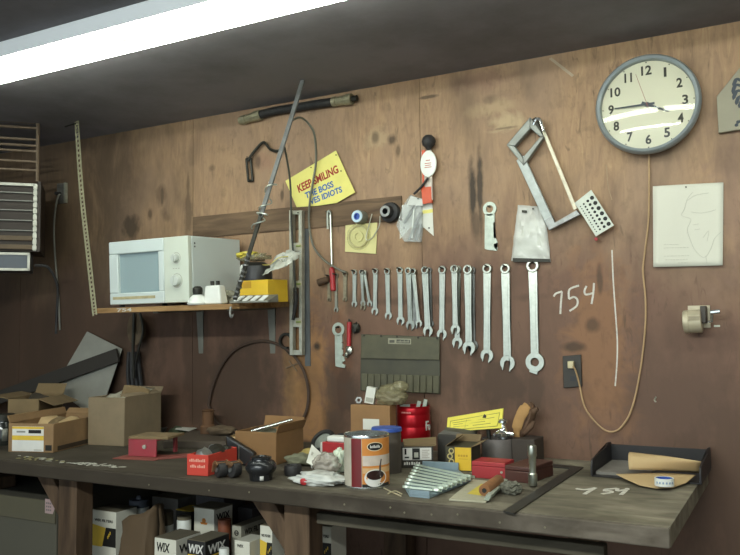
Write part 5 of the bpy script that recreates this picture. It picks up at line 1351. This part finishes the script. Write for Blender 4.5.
def cq(u, v): return q[0].lerp(q[1], u).lerp(q[3].lerp(q[2], u), v) + V((0, -.0008, 0))
for (u0, v0, u1, v1) in ((.06, .12, .92, .12), (.06, .12, .06, .72), (.92, .12, .95, .8), (.06, .72, .95, .8), (.1, .58, .45, .6), (.12, .45, .3, .46), (.36, .42, .7, .44), (.5, .56, .86, .6), (.12, .3, .4, .3), (.48, .28, .8, .3), (.34, .2, .36, .66)):
    mb.tube([cq(u0, v0), cq(u1, v1)], .0011, 5)
mb.build('print', mat('olive_print', '8c8540', .7, 0, .2), tt)

# grey can with tools
c, r, an = round_at(499, 464, 16.8)
t = thing('grey_can', 'grey metal can of small tools behind the red metal box', 'can', c+V((0, 0, EPS)))
h = hgt(c, 438)
MB().lathe([(0, .004), (r*.97, .004), (r, 0), (r, h), (r*.96, h), (r*.96, h*.5), (0, h*.5)], 40).build('can_body', mat('can_grey', '807a76', .45, .4, .25, 12), t)
cz = V((c.x, c.y, BT+EPS+h*.5+.001))
st = thing('hand_tool', 'dark curved tool handle rising from the left of the grey can', 'tool', cz+V((-r*.55, 0, .0)))
MB().tube(spline([(0, 0, .007), (-.006, 0, .07), (-.012, 0, .108), (-.022, -.002, .116)]), .008, 10).build('handle', DARKMETAL, st)
st = thing('tap_fitting', 'shiny chrome tap fitting lying on top of the grey can', 'fitting', cz+V((r*.35, -.01, 0)))
MB().lathe([(.0, .001), (.018, .001), (.018, .045), (.028, .05), (.030, .06), (.018, .068), (.014, .075), (.010, .09), (.018, .096), (.018, .104), (.006, .112), (0, .112)], 20).build('fitting_body', CHROME, st)
MB().tube(spline([(-.03, -.01, .05), (-.01, -.01, .063), (.02, -.012, .06), (.045, -.012, .058)]), .007, 10).build('arm', CHROME, st)
# red and brown metal boxes
t, w, d, h = bthing('metal_box', 'small red metal box before the grey can', 'metal box', (473.8, 477), (505.5, 480.5), (511, 475.5), top=463.5)
MB().box(-w, 0, 0, 0, d, h*.72).build('box_body', mat('box_red', 'a02c30', .5, .1, .2, 14, (.08, .03, .03)), t, bevel=.002)
MB().box(-w, 0, h*.73, 0, d, h).build('lid', mat('box_red', 'a02c30'), t, bevel=.002)
MB().lathe([(0, .003), (.004, .003), (.004, 0)], 10, wat(-.012, 0, h*.45)).build('catch', ALU, t)
t, w, d, h = bthing('metal_box', 'dark brown flat box right of the red metal box', 'metal box', (506.8, 480.5), (531, 484), (547, 475), top=468)
BB = mat('box_brown', '4b2a22', .45, 0, .3, 14, (.03, .02, .02))
MB().box(-w, 0, 0, 0, d, h*.7).build('box_body', BB, t, bevel=.002); MB().box(-w, 0, h*.71, 0, d, h).build('lid', BB, t, bevel=.003)
# dark block with leather glove
t, w, d, h = bthing('dark_block', 'dark square block by the wall under the work gloves', 'block', (513, 463), (535, 465), (541, 460), top=440)
MB().box(-w, 0, 0, 0, d, h).build('block_body', mat('block_dark', '3b322b', .7, 0, .3), t, bevel=.003)
gp = V(t.location) + V((-w*.5, d*.5, h+.0008))
tt = thing('work_gloves', 'pair of stiff brown leather work gloves on the dark block', 'gloves', gp)
k = pxm(gp)
def gl(px, py, y=0): b = proj(gp); return ((px-b[0])/k*.98, y, (b[1]-py)/k)
LT = mat('tan_leather', 'a8814f', .8, 0, .3, 14, (.12, .08, .04)); LB = mat('brown_leather', '5f4632', .8, 0, .35, 14)
MB().tube(spline([gl(517, 437, -.01), gl(518, 428, -.015), gl(521, 418, -.012), gl(526, 409, -.005), gl(529, 405, 0)], 5), [.012]*5+[.019]*7+[.021]*4+[.016]*4+[.008], 10, .45).build('glove', LT, tt)
mb = MB(); mb.tube(spline([gl(519, 438, .015), gl(525, 430, .012), gl(531, 418, .012), gl(533, 408, .01), gl(530, 403, .01)], 5), [.018]*5+[.024]*9+[.014]*6+[.010], 10, .5)
mb.tube(spline([gl(528, 421, .006), gl(534, 412, .004), gl(539, 408.5, .002)], 5), [.010]*8+[.007]*3, 8)
mb.tube(spline([gl(524, 433, .0), gl(531, 427, -.004), gl(535, 421, -.004)], 5), [.011]*8+[.007]*3, 8)
mb.build('glove', LB, tt)

# chrome socket extension
c, r, an = round_at(533, 488, 4.6)
t = thing('socket_extension', 'upright stepped chrome socket extension before the brown flat box', 'socket', c+V((0, 0, .0052)))
h = hgt(c, 447)
MB().lathe([(0, 0), (r*.95, 0), (r, .004), (r, h*.28), (r*.78, h*.31), (r*.74, h*.52), (r*.85, h*.56), (r*.85, h*.7), (r*1.0, h*.74), (r, h*.97), (r*.9, h), (r*.5, h), (r*.5, h*.9), (0, h*.9)], 24).build('socket_body', STEEL, t)

# framing square lying on the bench
q = [T(503, 512.5), T(514, 514.5), T(583.5, 468.3), T(553, 464.6), T(553, 467.8), T(570, 469.3)]
t = thing('framing_square', 'flat dark steel square lying across the bench right of the boxes', 'framing square', (q[2].x, q[2].y, BT+.0004))
o2 = V(t.location); MB().prism([(p.x-o2.x, p.y-o2.y) for p in q], .0035).build('square_body', mat('square_steel', '34332f', .5, .4, .3, 14), t)

# wrench set in a rack
q = [T(409.5, 497), T(429.5, 499), T(471.5, 482), T(459, 472), T(423, 470), T(404, 488)]
cen = sum(q, V((0, 0, 0)))/6
t = thing('wrench_rack', 'blue-grey plastic rack holding a set of wrenches at the bench front', 'rack', (cen.x, cen.y, BT+EPS))
o2 = V((cen.x, cen.y, BT)); RK = mat('rack_plastic', '7f929a', .45, 0, .2, 14)
q = [p-o2 for p in q]
MB().prism([(p.x, p.y) for p in q], .006).build('tray', RK, t, bevel=.001)
def wallstrip(a, b, h, th=.006):
    d = (b-a).normalized(); n = V((-d.y, d.x, 0))*th
    return MB().hexa([a+V((0, 0, .0065)), b+V((0, 0, .0065)), b+n+V((0, 0, .0065)), a+n+V((0, 0, .0065))], [a+V((0, 0, h)), b+V((0, 0, h)), b+n+V((0, 0, h)), a+n+V((0, 0, h))])
wallstrip(q[0], q[1], .020).build('front_lip', RK, t, bevel=.001)
wallstrip(q[3], q[4], .030).build('back_lip', RK, t, bevel=.001)
RACKW = mat('rack_wrench', 'cfdccb', .35, .45, .15, 40, (.2, .2, .16))
nw = 8
for k in range(nw):
    f = (k+.4)/nw
    a = q[0].lerp(q[4], f*.92+.04) + V((-.012, 0, .016+.004*f)); b = q[1].lerp(q[2], f*.9+.06) + V((.008, 0, .016+.004*f))
    sc = .62+.38*f if False else 1-.25*f
    ax = (b-a).normalized(); sd = V((-ax.y, ax.x, 0))
    M = Matrix((ax, sd, V((0, 0, 1)))).transposed().to_4x4(); M.translation = a + o2
    Ln = (b-a).length
    mb = MB(); H = .0135
    mb.ring(H*.5, H, .007, None, 16); Ln2 = Ln
    mb.prism([(H*.8, -.0062), (Ln-H*.8, -.0068), (Ln-H*.8, .0068), (H*.8, .0062)], .006)
    g = H*.45
    mb.prism([(Ln-H*.9, -H*.55), (Ln-.2*H, -H), (Ln+H*.75, -H*.9), (Ln+H*.95, -g), (Ln, -g), (Ln-H*.2, 0), (Ln, g), (Ln+H*.95, g), (Ln+H*.75, H*.9), (Ln-.2*H, H), (Ln-H*.9, H*.55)], .0075)
    w_ = mb.build('rack_wrench', RACKW, None, bevel=.0005); w_.matrix_world = M @ Matrix.Rotation(R(-14), 4, 'X')
    tag(w_, 'short pale wrench, one of the set lying side by side in the blue-grey rack', 'wrench', 'wrenches in the blue-grey rack')

# packet with strips, cork roll, steel wool
q = [T(449, 501), T(486, 503.5), T(503, 484), T(473, 481)]
t = thing('paper_packet', 'flat white packet with yellow print lying at the bench front', 'packet', (q[0].x, q[0].y, BT+EPS))
o2 = V((q[0].x, q[0].y, BT)); q = [p-o2 for p in q]
MB().prism([(p.x, p.y) for p in q], .005).build('packet_body', mat('packet_pale', 'a9a58f', .6, 0, .3, 20, (.2, .18, .1)), t, bevel=.001)
def ql(u, v): return q[0].lerp(q[1], u).lerp(q[3].lerp(q[2], u), v)
p4 = [ql(.32, .28), ql(.78, .24), ql(.74, .78), ql(.42, .8)]
MB().prism([(p.x, p.y) for p in p4], .0006, Matrix.Translation((0, 0, .0052))).build('yellow_panel', mat('packet_yellow', 'c9b544', .7, 0, .3, 20), t)
q2 = [T(484, 502.5)-o2, T(489, 503.5)-o2, T(506, 486)-o2, T(501, 485)-o2]
tt = thing('strip_bundle', 'narrow stack of white strips along the right side of the packet', 'strips', (o2.x, o2.y, BT+EPS+.0064))
for k in range(3): MB().prism([(p.x+.002*k, p.y+.002*k) for p in q2], .004, Matrix.Translation((0, 0, .0044*k))).build('strip', PALEMETAL, tt)
a, b = T(484.5, 499), T(499, 488)
tt = thing('cork_roll', 'brown cork roll lying on the white packet', 'roll', ((a.x+b.x)/2, (a.y+b.y)/2, BT+.0068))
d2 = (b-a)/2; r = .0165
MB().tube([-d2+V((0, 0, r)), -d2*.97+V((0, 0, r)), d2*.97+V((0, 0, r)), d2+V((0, 0, r))], [r*.9, r, r, r*.9], 20).build('roll_body', mat('cork', '8e6038', .85, 0, .45, 40, (.08, .05, .03), .3), tt)
d3 = d2.normalized()
MB().tube([-d2*1.02+V((0, 0, r)), -d2*.9+V((0, 0, r))], r*.4, 12).build('dark_core', INKK, tt)
c = T(511, 494); t = thing('steel_wool', 'crumpled grey steel wool pad right of the cork roll', 'steel wool', c+V((0, 0, EPS)))
MB().blob((0, 0, .016), (.030, .024, .019), .35, 4, 4, 71, 0).build('pad', mat('steel_wool', '6b6a5c', .7, .3, .6, 90, (.05, .05, .04), .8), t)
t = thing('string_scrap', 'short loose bits of pale string before the wrench rack', 'string', T(393, 495)+V((0, 0, EPS)))
o2 = T(393, 495)
MB().tube(spline([T(384, 489)-o2+V((0, 0, .002)), T(392, 493)-o2+V((0, 0, .002)), T(401, 497)-o2+V((0, 0, .002))]), .0022, 6).tube(spline([T(388, 495)-o2+V((0, 0, .003)), T(395, 493)-o2+V((0, 0, .005)), T(402, 495)-o2+V((0, 0, .002))]), .002, 6).build('string', mat('string_tan', 'a39a7c', .9, 0, .2), t)

# --- right end: tray, kraft paper, tape
q = dict(fl=T(597, 472.5), bl=T(613, 461), br=T(714, 465.5), fr=T(694, 489))
o2 = V((q['bl'].x, min(q['bl'].y, -.014), BT))
t = thing('document_tray', 'black plastic document tray against the wall at the right bench end', 'tray', o2+V((0, 0, EPS)))
Q = {k: v-V((o2.x, o2.y, BT)) for k, v in q.items()}
zt = hgt(q['bl'], 441.5)
TR = mat('tray_black', '1d1c1e', .5, 0, .2, 14)
X0, X1, Y0, Y1 = 0, Q['br'].x, Q['br'].y, -.30
bk = min(0.0, -.004 - o2.y) if False else 0
MB().box(X0, -.29, 0, X1, -.001, .004).build('tray_base', TR, t, bevel=.001)
MB().box(X0, -.006, .0045, X1, 0, zt*.95).build('back_panel', TR, t, bevel=.002)
def side(x):
    mb = MB(); P = [(-.30, 0), (-.006, 0), (-.006, zt), (-.05, zt*1.05), (-.09, zt*.9), (-.16, zt*.82), (-.24, zt*.78), (-.285, zt*.70), (-.30, zt*.45)]
    M = Matrix.Translation((x, 0, .0045)) @ Matrix(((0, 0, 1, 0), (1, 0, 0, 0), (0, 1, 0, 0), (0, 0, 0, 1)))
    mb.prism(P, .006, M); return mb.build('side_panel', TR, t, bevel=.001)
side(X0); side(X1-.006)
mb = MB(); mb.box(X0+.01, -.27, .0046, X0+.17, -.02, .014); mb.build('papers', mat('tray_papers', '77736c', .8, 0, .3, 10), t)
tt = thing('kraft_paper', 'folded brown kraft paper hanging out of the black document tray', 'kraft paper', o2+V((0, 0, .006)))
o3 = V(tt.location)
def kz(px, py, z): return T(px, py, BT+z)-o3
top = [kz(629, 452, .075), kz(665, 456, .07), kz(701.5, 461.5, .062)]
mid = [kz(629, 469.5, .03), kz(665, 470.5, .026), kz(700.5, 473, .02)]
def lerp3(L, u): return L[0].lerp(L[1], u*2) if u < .5 else L[1].lerp(L[2], u*2-1)
def kf(u, v): return lerp3(top, u).lerp(lerp3(mid, u), v) + V((0, -.012*math.sin(math.pi*v), .010*math.sin(math.pi*v)))
MB().sheet(kf, 14, 8, .0015).build('upper_fold', KRAFT, tt)
m2 = [kz(616, 474, .018), kz(662, 473, .019), kz(696, 475, .019)]
low = [kz(622, 477.5, .013), kz(640, 485.5, .007), kz(656, 488.5, .005), kz(672, 488, .005), kz(686, 483, .009), kz(692, 478, .015)]
def lown(u):
    i = min(int(u*5), 4); return low[i].lerp(low[i+1], u*5-i)
MB().sheet(lambda u, v: lerp3(m2, u).lerp(lown(u), v), 20, 6, .0012).build('lower_flap', KRAFT, tt)
c, r, an = round_at(664.5, 488.2, 9.4, BT+.012)
t = thing('tape_roll', 'small white roll with blue core on the kraft paper', 'tape roll', c+V((0, 0, .003)))
h = 7.5/pxm(c)
MB().ring(r*.86, r, h, None, 36).build('tape_body', WHITE, t)
MB().lathe([(0, h*.6), (r*.855, h*.6), (r*.855, h*.98), (r*.8, h*.98), (r*.8, h*.62)], 32).build('core', BLUE, t)
mb = MB()
for k in range(6): mb.lathe([(r*1.004, h*.35), (r*1.004, h*.62)], 3, None, an-.9+.35*k, an-.72+.35*k)
mb.build('print', mat('pale_blue_print', '8fa3bd', .6, 0, .1), t, solid=.0003)

# chalk number on the bench, paint on the left edge
o2 = T(586, 490); t = thing('chalk_number', 'number 754 in white chalk on the bench top near the tape roll', 'chalk writing', o2+V((0, 0, .0004)))
strokes(t, [[[(576.5, 488.8), (585, 489.8), (595.5, 488)], [(595.5, 488), (590, 491), (584.5, 494.3)]],
            [[(617, 488.5), (606, 489.5), (605, 491.2)], [(605, 491.2), (610, 491), (611.5, 492.5), (602, 494)]],
            [[(617.5, 488.8), (618, 491), (628, 489.2)], [(627.5, 488.6), (625, 491.5), (621, 494.8)]]], lambda x, y: T(x, y)-o2+V((0, 0, .0002)), .0065, flat=.2, nrm=(0, 0, 1))
o2 = T(70, 462); t = thing('paint_streak', 'white paint drips along the left front edge of the bench', 'paint', o2+V((0, 0, .0004)))
random.seed(3)
mbs = {'w': MB(), 'y': MB()}
for k in range(60):
    u = random.random(); px = 17+108*u; py = 457 + 10.5*u + random.uniform(-1.6, 1.8)*(1.1-.5*u)
    p = T(px, py); p = p - o2
    rr = random.uniform(.003, .010)
    mbs['y' if (u < .45 and k % 3) else 'w'].lathe([(0, .001), (rr*.8, .0008), (rr, 0)], 7, Matrix.Translation(p) @ Matrix.Rotation(random.random()*3, 4, 'Z') @ Matrix.Diagonal((random.uniform(1, 2.6), random.uniform(.5, 1), 1, 1)))
mbs['w'].build('white_drips', mat('white_paint', 'b9b8ac', .7, 0, .3, 60), t); mbs['y'].build('yellowish_drips', mat('yellowish_paint', '8d865a', .7, 0, .4, 60), t)
for ch in t.children: ch['kind'] = 'stuff'

# ------------------------------------------------------------------ under the bench
UZ = LZ + .0005
def ubox(name, label, cat, x0, x1, off, top, depth, m, yaw=0, group=None, z=UZ, lid=None):
    a, b = W(x0, top, off), W(x1, top, off)
    h = (a.z+b.z)/2 - z; w = b.x-a.x
    t = thing(name, label, cat, (b.x, -off, z), yaw, group)
    MB().box(-w, 0, 0, 0, depth, h).build('carton_body', m, t, bevel=.0015)
    if lid: MB().box(-w+.001, .001, h+.0002, -.001, depth-.001, h+.002).build('dusty_top', lid, t)
    return t, w, h
DUST = mat('dust', '6f6753', .95, 0, .4, 9, (.1, .09, .07))
BW = mat('carton_white', 'd2d0c0', .7, 0, .15, 14, (.3, .27, .2)); BK2 = mat('carton_black', '1c1c1c', .6, 0, .2, 14)
FG = 'filter cartons stacked under the bench'
def side_text(body, m, t, w, h, d, zf, hf):
    return text(body, 'lettering', m, t, plane_M((.0006, d*.12, h*zf), (0, 1, 0), (0, 0, 1)), width=d*.72, height=h*hf, bold=.02)
def front_text(body, m, t, x0, x1, z0, hh, w, bold=.02, shear=0):
    return text(body, 'lettering', m, t, plane_M((x0, -.0008, z0), (1, 0, 0), (0, 0, 1)), width=x1-x0, height=hh, bold=bold, shear=shear)
def filterbox(x0, x1, off, top, lab, ink, dep=.11, txt=True):
    t, w, h = ubox('filter_carton', lab, 'carton', x0, x1, off, top, dep, BW, group=FG, lid=DUST)
    hp = 43/pxm(W((x0+x1)/2, top, off))      # printed face repeats below this
    zt_ = h
    mb = MB(); mb.prism([(-w, zt_-hp*.82), (-w*.56, zt_-hp*.82), (-w*.42, zt_-hp*.38), (-w, zt_-hp*.32)], .0006, Matrix.Translation((0, 0, 0)) @ WALLM); mb.build('colour_panel', ink, t)
    mb = MB(); mb.prism([(-w*.55, zt_-hp*.80), (0, zt_-hp*.80), (0, zt_-hp*.37), (-w*.41, zt_-hp*.37)], .0006, WALLM); mb.build('black_panel', INKK, t)
    if txt: front_text('WIX FILTERS', INKK, t, -w*.88, -w*.12, zt_-hp*.25, hp*.06, w)
    mb = MB()
    for k in range(3): mb.box(-w*.34+k*.006, -.0009, zt_-hp*(.62-.05*k), -w*.30+k*.006, -.0006, zt_-hp*(.55-.05*k))
    mb.build('mark', INKY, t)
    return t, w, h
filterbox(92, 116, .62, 511, 'white carton with yellow and black panels beside the left bench leg', INKY)
filterbox(260, 272, .66, 526, 'narrow white and yellow carton left of the middle bench leg', INKY, .1, True)
filterbox(311, 331, .60, 526, 'white carton with orange panel right of the middle bench leg', INKO, .1)
# brown paper sack
a, b = W(119, 530, .70), W(154, 530, .70)
t = thing('paper_sack', 'brown crumpled paper sack between the filter cartons', 'sack', ((a.x+b.x)/2, -.665, UZ+.001))
w = b.x-a.x; h = W(140, 514, .68).z-UZ
def sack(u, v):
    an = 2*math.pi*u; sq = lambda c: math.copysign(abs(c)**.6, c)
    k = 1-.12*v*v
    nz = .012*noise.noise(V((math.cos(an)*2, math.sin(an)*2, v*5)))
    return (sq(math.cos(an))*(w/2*k+nz), sq(math.sin(an))*(.08*k+nz)*(1-.35*v), h*v*(1+.12*math.cos(an)) + .01*v*noise.noise(V((an, 0, 4))))
MB().sheet(sack, 40, 14, .0015).build('sack_body', mat('sack_brown', '57452f', .85, 0, .3, 9, (.08, .06, .04), .3), t)
MB().lathe([(0, h*.82), (w*.36, h*.84), (w*.40, h*.8)], 16, Matrix.Diagonal((1, .55, 1, 1))).build('folded_top', mat('sack_brown', '57452f'), t)
# WIX cartons at the front
t, w, h = ubox('filter_carton', 'white carton with bold black lettering left of the black carton', 'carton', 154.5, 176, .74, 539, .13, BW, group=FG, lid=DUST)
front_text('WIX', INKK, t, -w*.88, -w*.28, h-.046, .032, w, .025, .15); side_text('WIX', INKK, t, w, h, .13, 1-.05/h, .03/h)
decal(t, -w*.95, h-.066, -w*.1, h-.060, INKO, 'stripe')
t, w, h = ubox('filter_carton', 'black carton with white lettering at the front under the bench', 'carton', 187, 205, .74, 541, .13, BK2, group=FG, lid=DUST)
front_text('WIX', INKW, t, -w*.9, -w*.08, h-.042, .030, w, .025, .12); side_text('WIX', INKW, t, w, h, .13, 1-.045/h, .03/h)
decal(t, -w*.95, h-.052, -w*.03, h-.047, INKY, 'stripe'); MB().box(0, .01, h-.056, .0006, .12, h-.051).build('stripe', INKY, t)
t, w, h = ubox('filter_carton', 'white carton with small orange emblem standing behind the black carton', 'carton', 194, 214, .52, 508.5, .11, BW, group=FG)
MB().box(-w-.006, -.004, h+.0004, .01, .1, h+.004).build('dusty_top', DUST, t)
cem = h-.045; mb = MB(); mb.lathe([(0, .0006), (.010, .0006), (.010, 0)], 6, wat(-w*.5, 0, cem)); mb.prism([(-w*.5-.014, cem-.014), (-w*.5+.014, cem-.014), (-w*.5+.018, cem-.006), (-w*.5-.018, cem-.006)], .0006, WALLM); mb.build('emblem', INKO, t)
side_text('WIX', INKK, t, w, h, .11, 1-.045/h, .026/h)
t, w, h = ubox('filter_carton', 'greyish carton with round black mark left of the narrow yellow carton', 'carton', 232, 241, .56, 526, .17, mat('carton_grey', 'aaa796', .7, 0, .3, 14), group=FG, lid=DUST)
MB().ring(.006, .010, .0006, wat(-w*.5, 0, h-.025)).box(-w*.5-.008, -.0008, h-.027, -w*.5+.008, -.0002, h-.023).build('mark', INKK, t); side_text('WIX FILTER', INKK, t, w, h, .17, 1-.035/h, .02/h)
t, w, h = ubox('filter_carton', 'small plain white carton with tiny black print under the bench front', 'carton', 234.5, 249.5, .70, 541, .09, BW, group=FG)
front_text('WIX', INKK, t, -w*.82, -w*.4, h-.022, .010, w)
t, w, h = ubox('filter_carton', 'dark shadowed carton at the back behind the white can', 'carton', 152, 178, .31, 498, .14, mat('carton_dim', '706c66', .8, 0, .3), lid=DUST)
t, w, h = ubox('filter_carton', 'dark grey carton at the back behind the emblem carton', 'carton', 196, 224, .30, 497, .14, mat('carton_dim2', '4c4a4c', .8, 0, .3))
def ucan(name, lab, cat, px, off, top, rpx, m, z=UZ, cap=None, capm=None):
    c = W(px, top, off); r = rpx/pxm(c); h = c.z-z
    t = thing(name, lab, cat, (c.x, c.y, z))
    hb = h - (cap or 0)
    MB().lathe([(0, 0), (r, 0), (r, hb-.004), (r*.95, hb), (0, hb)], 28).build('body', m, t)
    if cap: MB().lathe([(0, hb+.0003), (r*.97, hb+.0003), (r*.97, h-.004), (r*.9, h), (0, h)], 28).build('lid', capm, t)
    return t, r, h
t, r, h = ucan('white_tub', 'white tub with dark domed lid behind the paper sack', 'tub', 139, .46, 499, 10, WHITE, cap=.03, capm=mat('tub_lid', '4e5560', .6, 0, .3))
MB().lathe([(0, h), (.012, h+.0003), (.009, h+.014), (0, h+.016)], 12).build('lid_knob', mat('tub_lid', '4e5560'), t)
ucan('oil_filter', 'white oil filter with dusty domed top right of the paper sack', 'oil filter', 164, .52, 511, 9.5, WHITE, cap=.05, capm=DUST)
ucan('oil_filter', 'white oil filter half hidden left of the emblem carton', 'oil filter', 184, .55, 516, 7, WHITE, cap=.012, capm=DUST)
t, w, h = ubox('filter_carton', 'low carton with yellow top edge behind the half hidden oil filter', 'carton', 176, 191, .40, 511, .09, mat('carton_black', '1c1c1c'))
MB().box(-w, .0, h+.0003, 0, .088, h+.004).build('yellow_top', INKY, t)
ucan('rust_canister', 'rusty orange canister right of the emblem carton under the bench', 'canister', 224.5, .52, 519, 6.5, mat('rust_orange', '8a4a2c', .6, .1, .4))
ucan('white_cup', 'small white cup at the bottom right of the black carton', 'cup', 224, .74, 548, 5, WHITE)
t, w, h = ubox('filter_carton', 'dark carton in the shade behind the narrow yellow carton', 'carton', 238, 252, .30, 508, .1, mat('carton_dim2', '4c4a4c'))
# grey wooden chest at the far left
a, b = W(-60, 505, .708), W(56.5, 505, .708)
t = thing('wood_chest', 'grey weathered wooden chest with pink sticker under the left bench end', 'chest', (b.x, -.708, .03))
h = W(30, 498, .708).z-.03; w = b.x-a.x
MB().box(-w, 0, 0, 0, .56, h).build('chest_body', mat('chest_grey', '514e42', .85, 0, .3, 7, (.07, .065, .05)), t, bevel=.004)
MB().box(-w, -.008, h*.88, 0, -.0004, h).build('top_board', mat('chest_board', '57523f', .85, 0, .4, 7, (.07, .065, .05)), t, bevel=.002)
mb = MB(); p = W(45, 513, .717)-V(t.location); p2 = W(55, 500, .717)-V(t.location)
mb.prism([(p.x, p.z), (p2.x-.012, p.z), (p2.x-.001, p.z+.022), (p2.x-.001, p2.z-.008), (p2.x-.012, p2.z), (p.x, p2.z)], .001, Matrix.Translation((0, -.0085, 0)) @ WALLM); mb.build('sticker', mat('pink_sticker', 'a58d8a', .8, 0, .15), t)
mb = MB()
for j in range(3):
    for i in range(3): mb.box(p.x+.006+i*.011, -.0102, p.z+.010+j*.013, p.x+.014+i*.011, -.0096, p.z+.017+j*.013)
mb.build('sticker_print', mat('sticker_grey', '746a68', .8, 0, .1), t)
# small wooden block on the chest
c = W(10, 489, .6); t = thing('wood_block', 'brown wooden block lying on the grey chest', 'block', (c.x-.2, -.62, h+.031))
MB().box(-.18, -.04, 0, .2, .05, .05).build('block_body', WPOST, t, bevel=.004)

# ------------------------------------------------------------------ camera and light
cam = bpy.data.cameras.new('camera'); co = bpy.data.objects.new('camera', cam); COL.objects.link(co)
cam.sensor_width = 36; cam.sensor_fit = 'HORIZONTAL'; cam.lens = F/740*36
rx_, up_, fw_ = V((CX.x, CY.x, CZ.x)), V((-CX.y, -CY.y, -CZ.y)), V((CX.z, CY.z, CZ.z))
Mc = Matrix((rx_, up_, -fw_)).transposed().to_4x4(); Mc.translation = CAM
co.matrix_world = Mc; cam.clip_start = .02
scene.camera = co
wd = bpy.data.worlds.new('daylight'); scene.world = wd; wd.use_nodes = True
bg = wd.node_tree.nodes['Background']; bg.inputs[0].default_value = (.80, .93, 1, 1); bg.inputs[1].default_value = SKY_S
# the workshop's second row of strip lights, on the ceiling behind the camera
def arealamp(name, x, y, e, sx, sy, col):
    l = bpy.data.lights.new(name, 'AREA'); l.energy = e; l.shape = 'RECTANGLE'; l.size = sx; l.size_y = sy; l.color = col
    ob = bpy.data.objects.new(name, l); COL.objects.link(ob); ob.location = (x, y, CEIL-.06); ob.rotation_euler.x = R(24); return ob
arealamp('shop_lamp', -.9, -3.6, LAMP_E, 2.4, .16, (.94, 1, .95))
scene.view_settings.view_transform = 'Standard'; scene.view_settings.look = 'None'
scene.view_settings.exposure = EXPO; scene.view_settings.gamma = 1; scene.view_settings.use_curve_mapping = False
try:
    scene.cycles.use_denoising = True; scene.cycles.max_bounces = 8; scene.cycles.transparent_max_bounces = 16
    scene.cycles.sample_clamp_indirect = 4
except Exception: pass
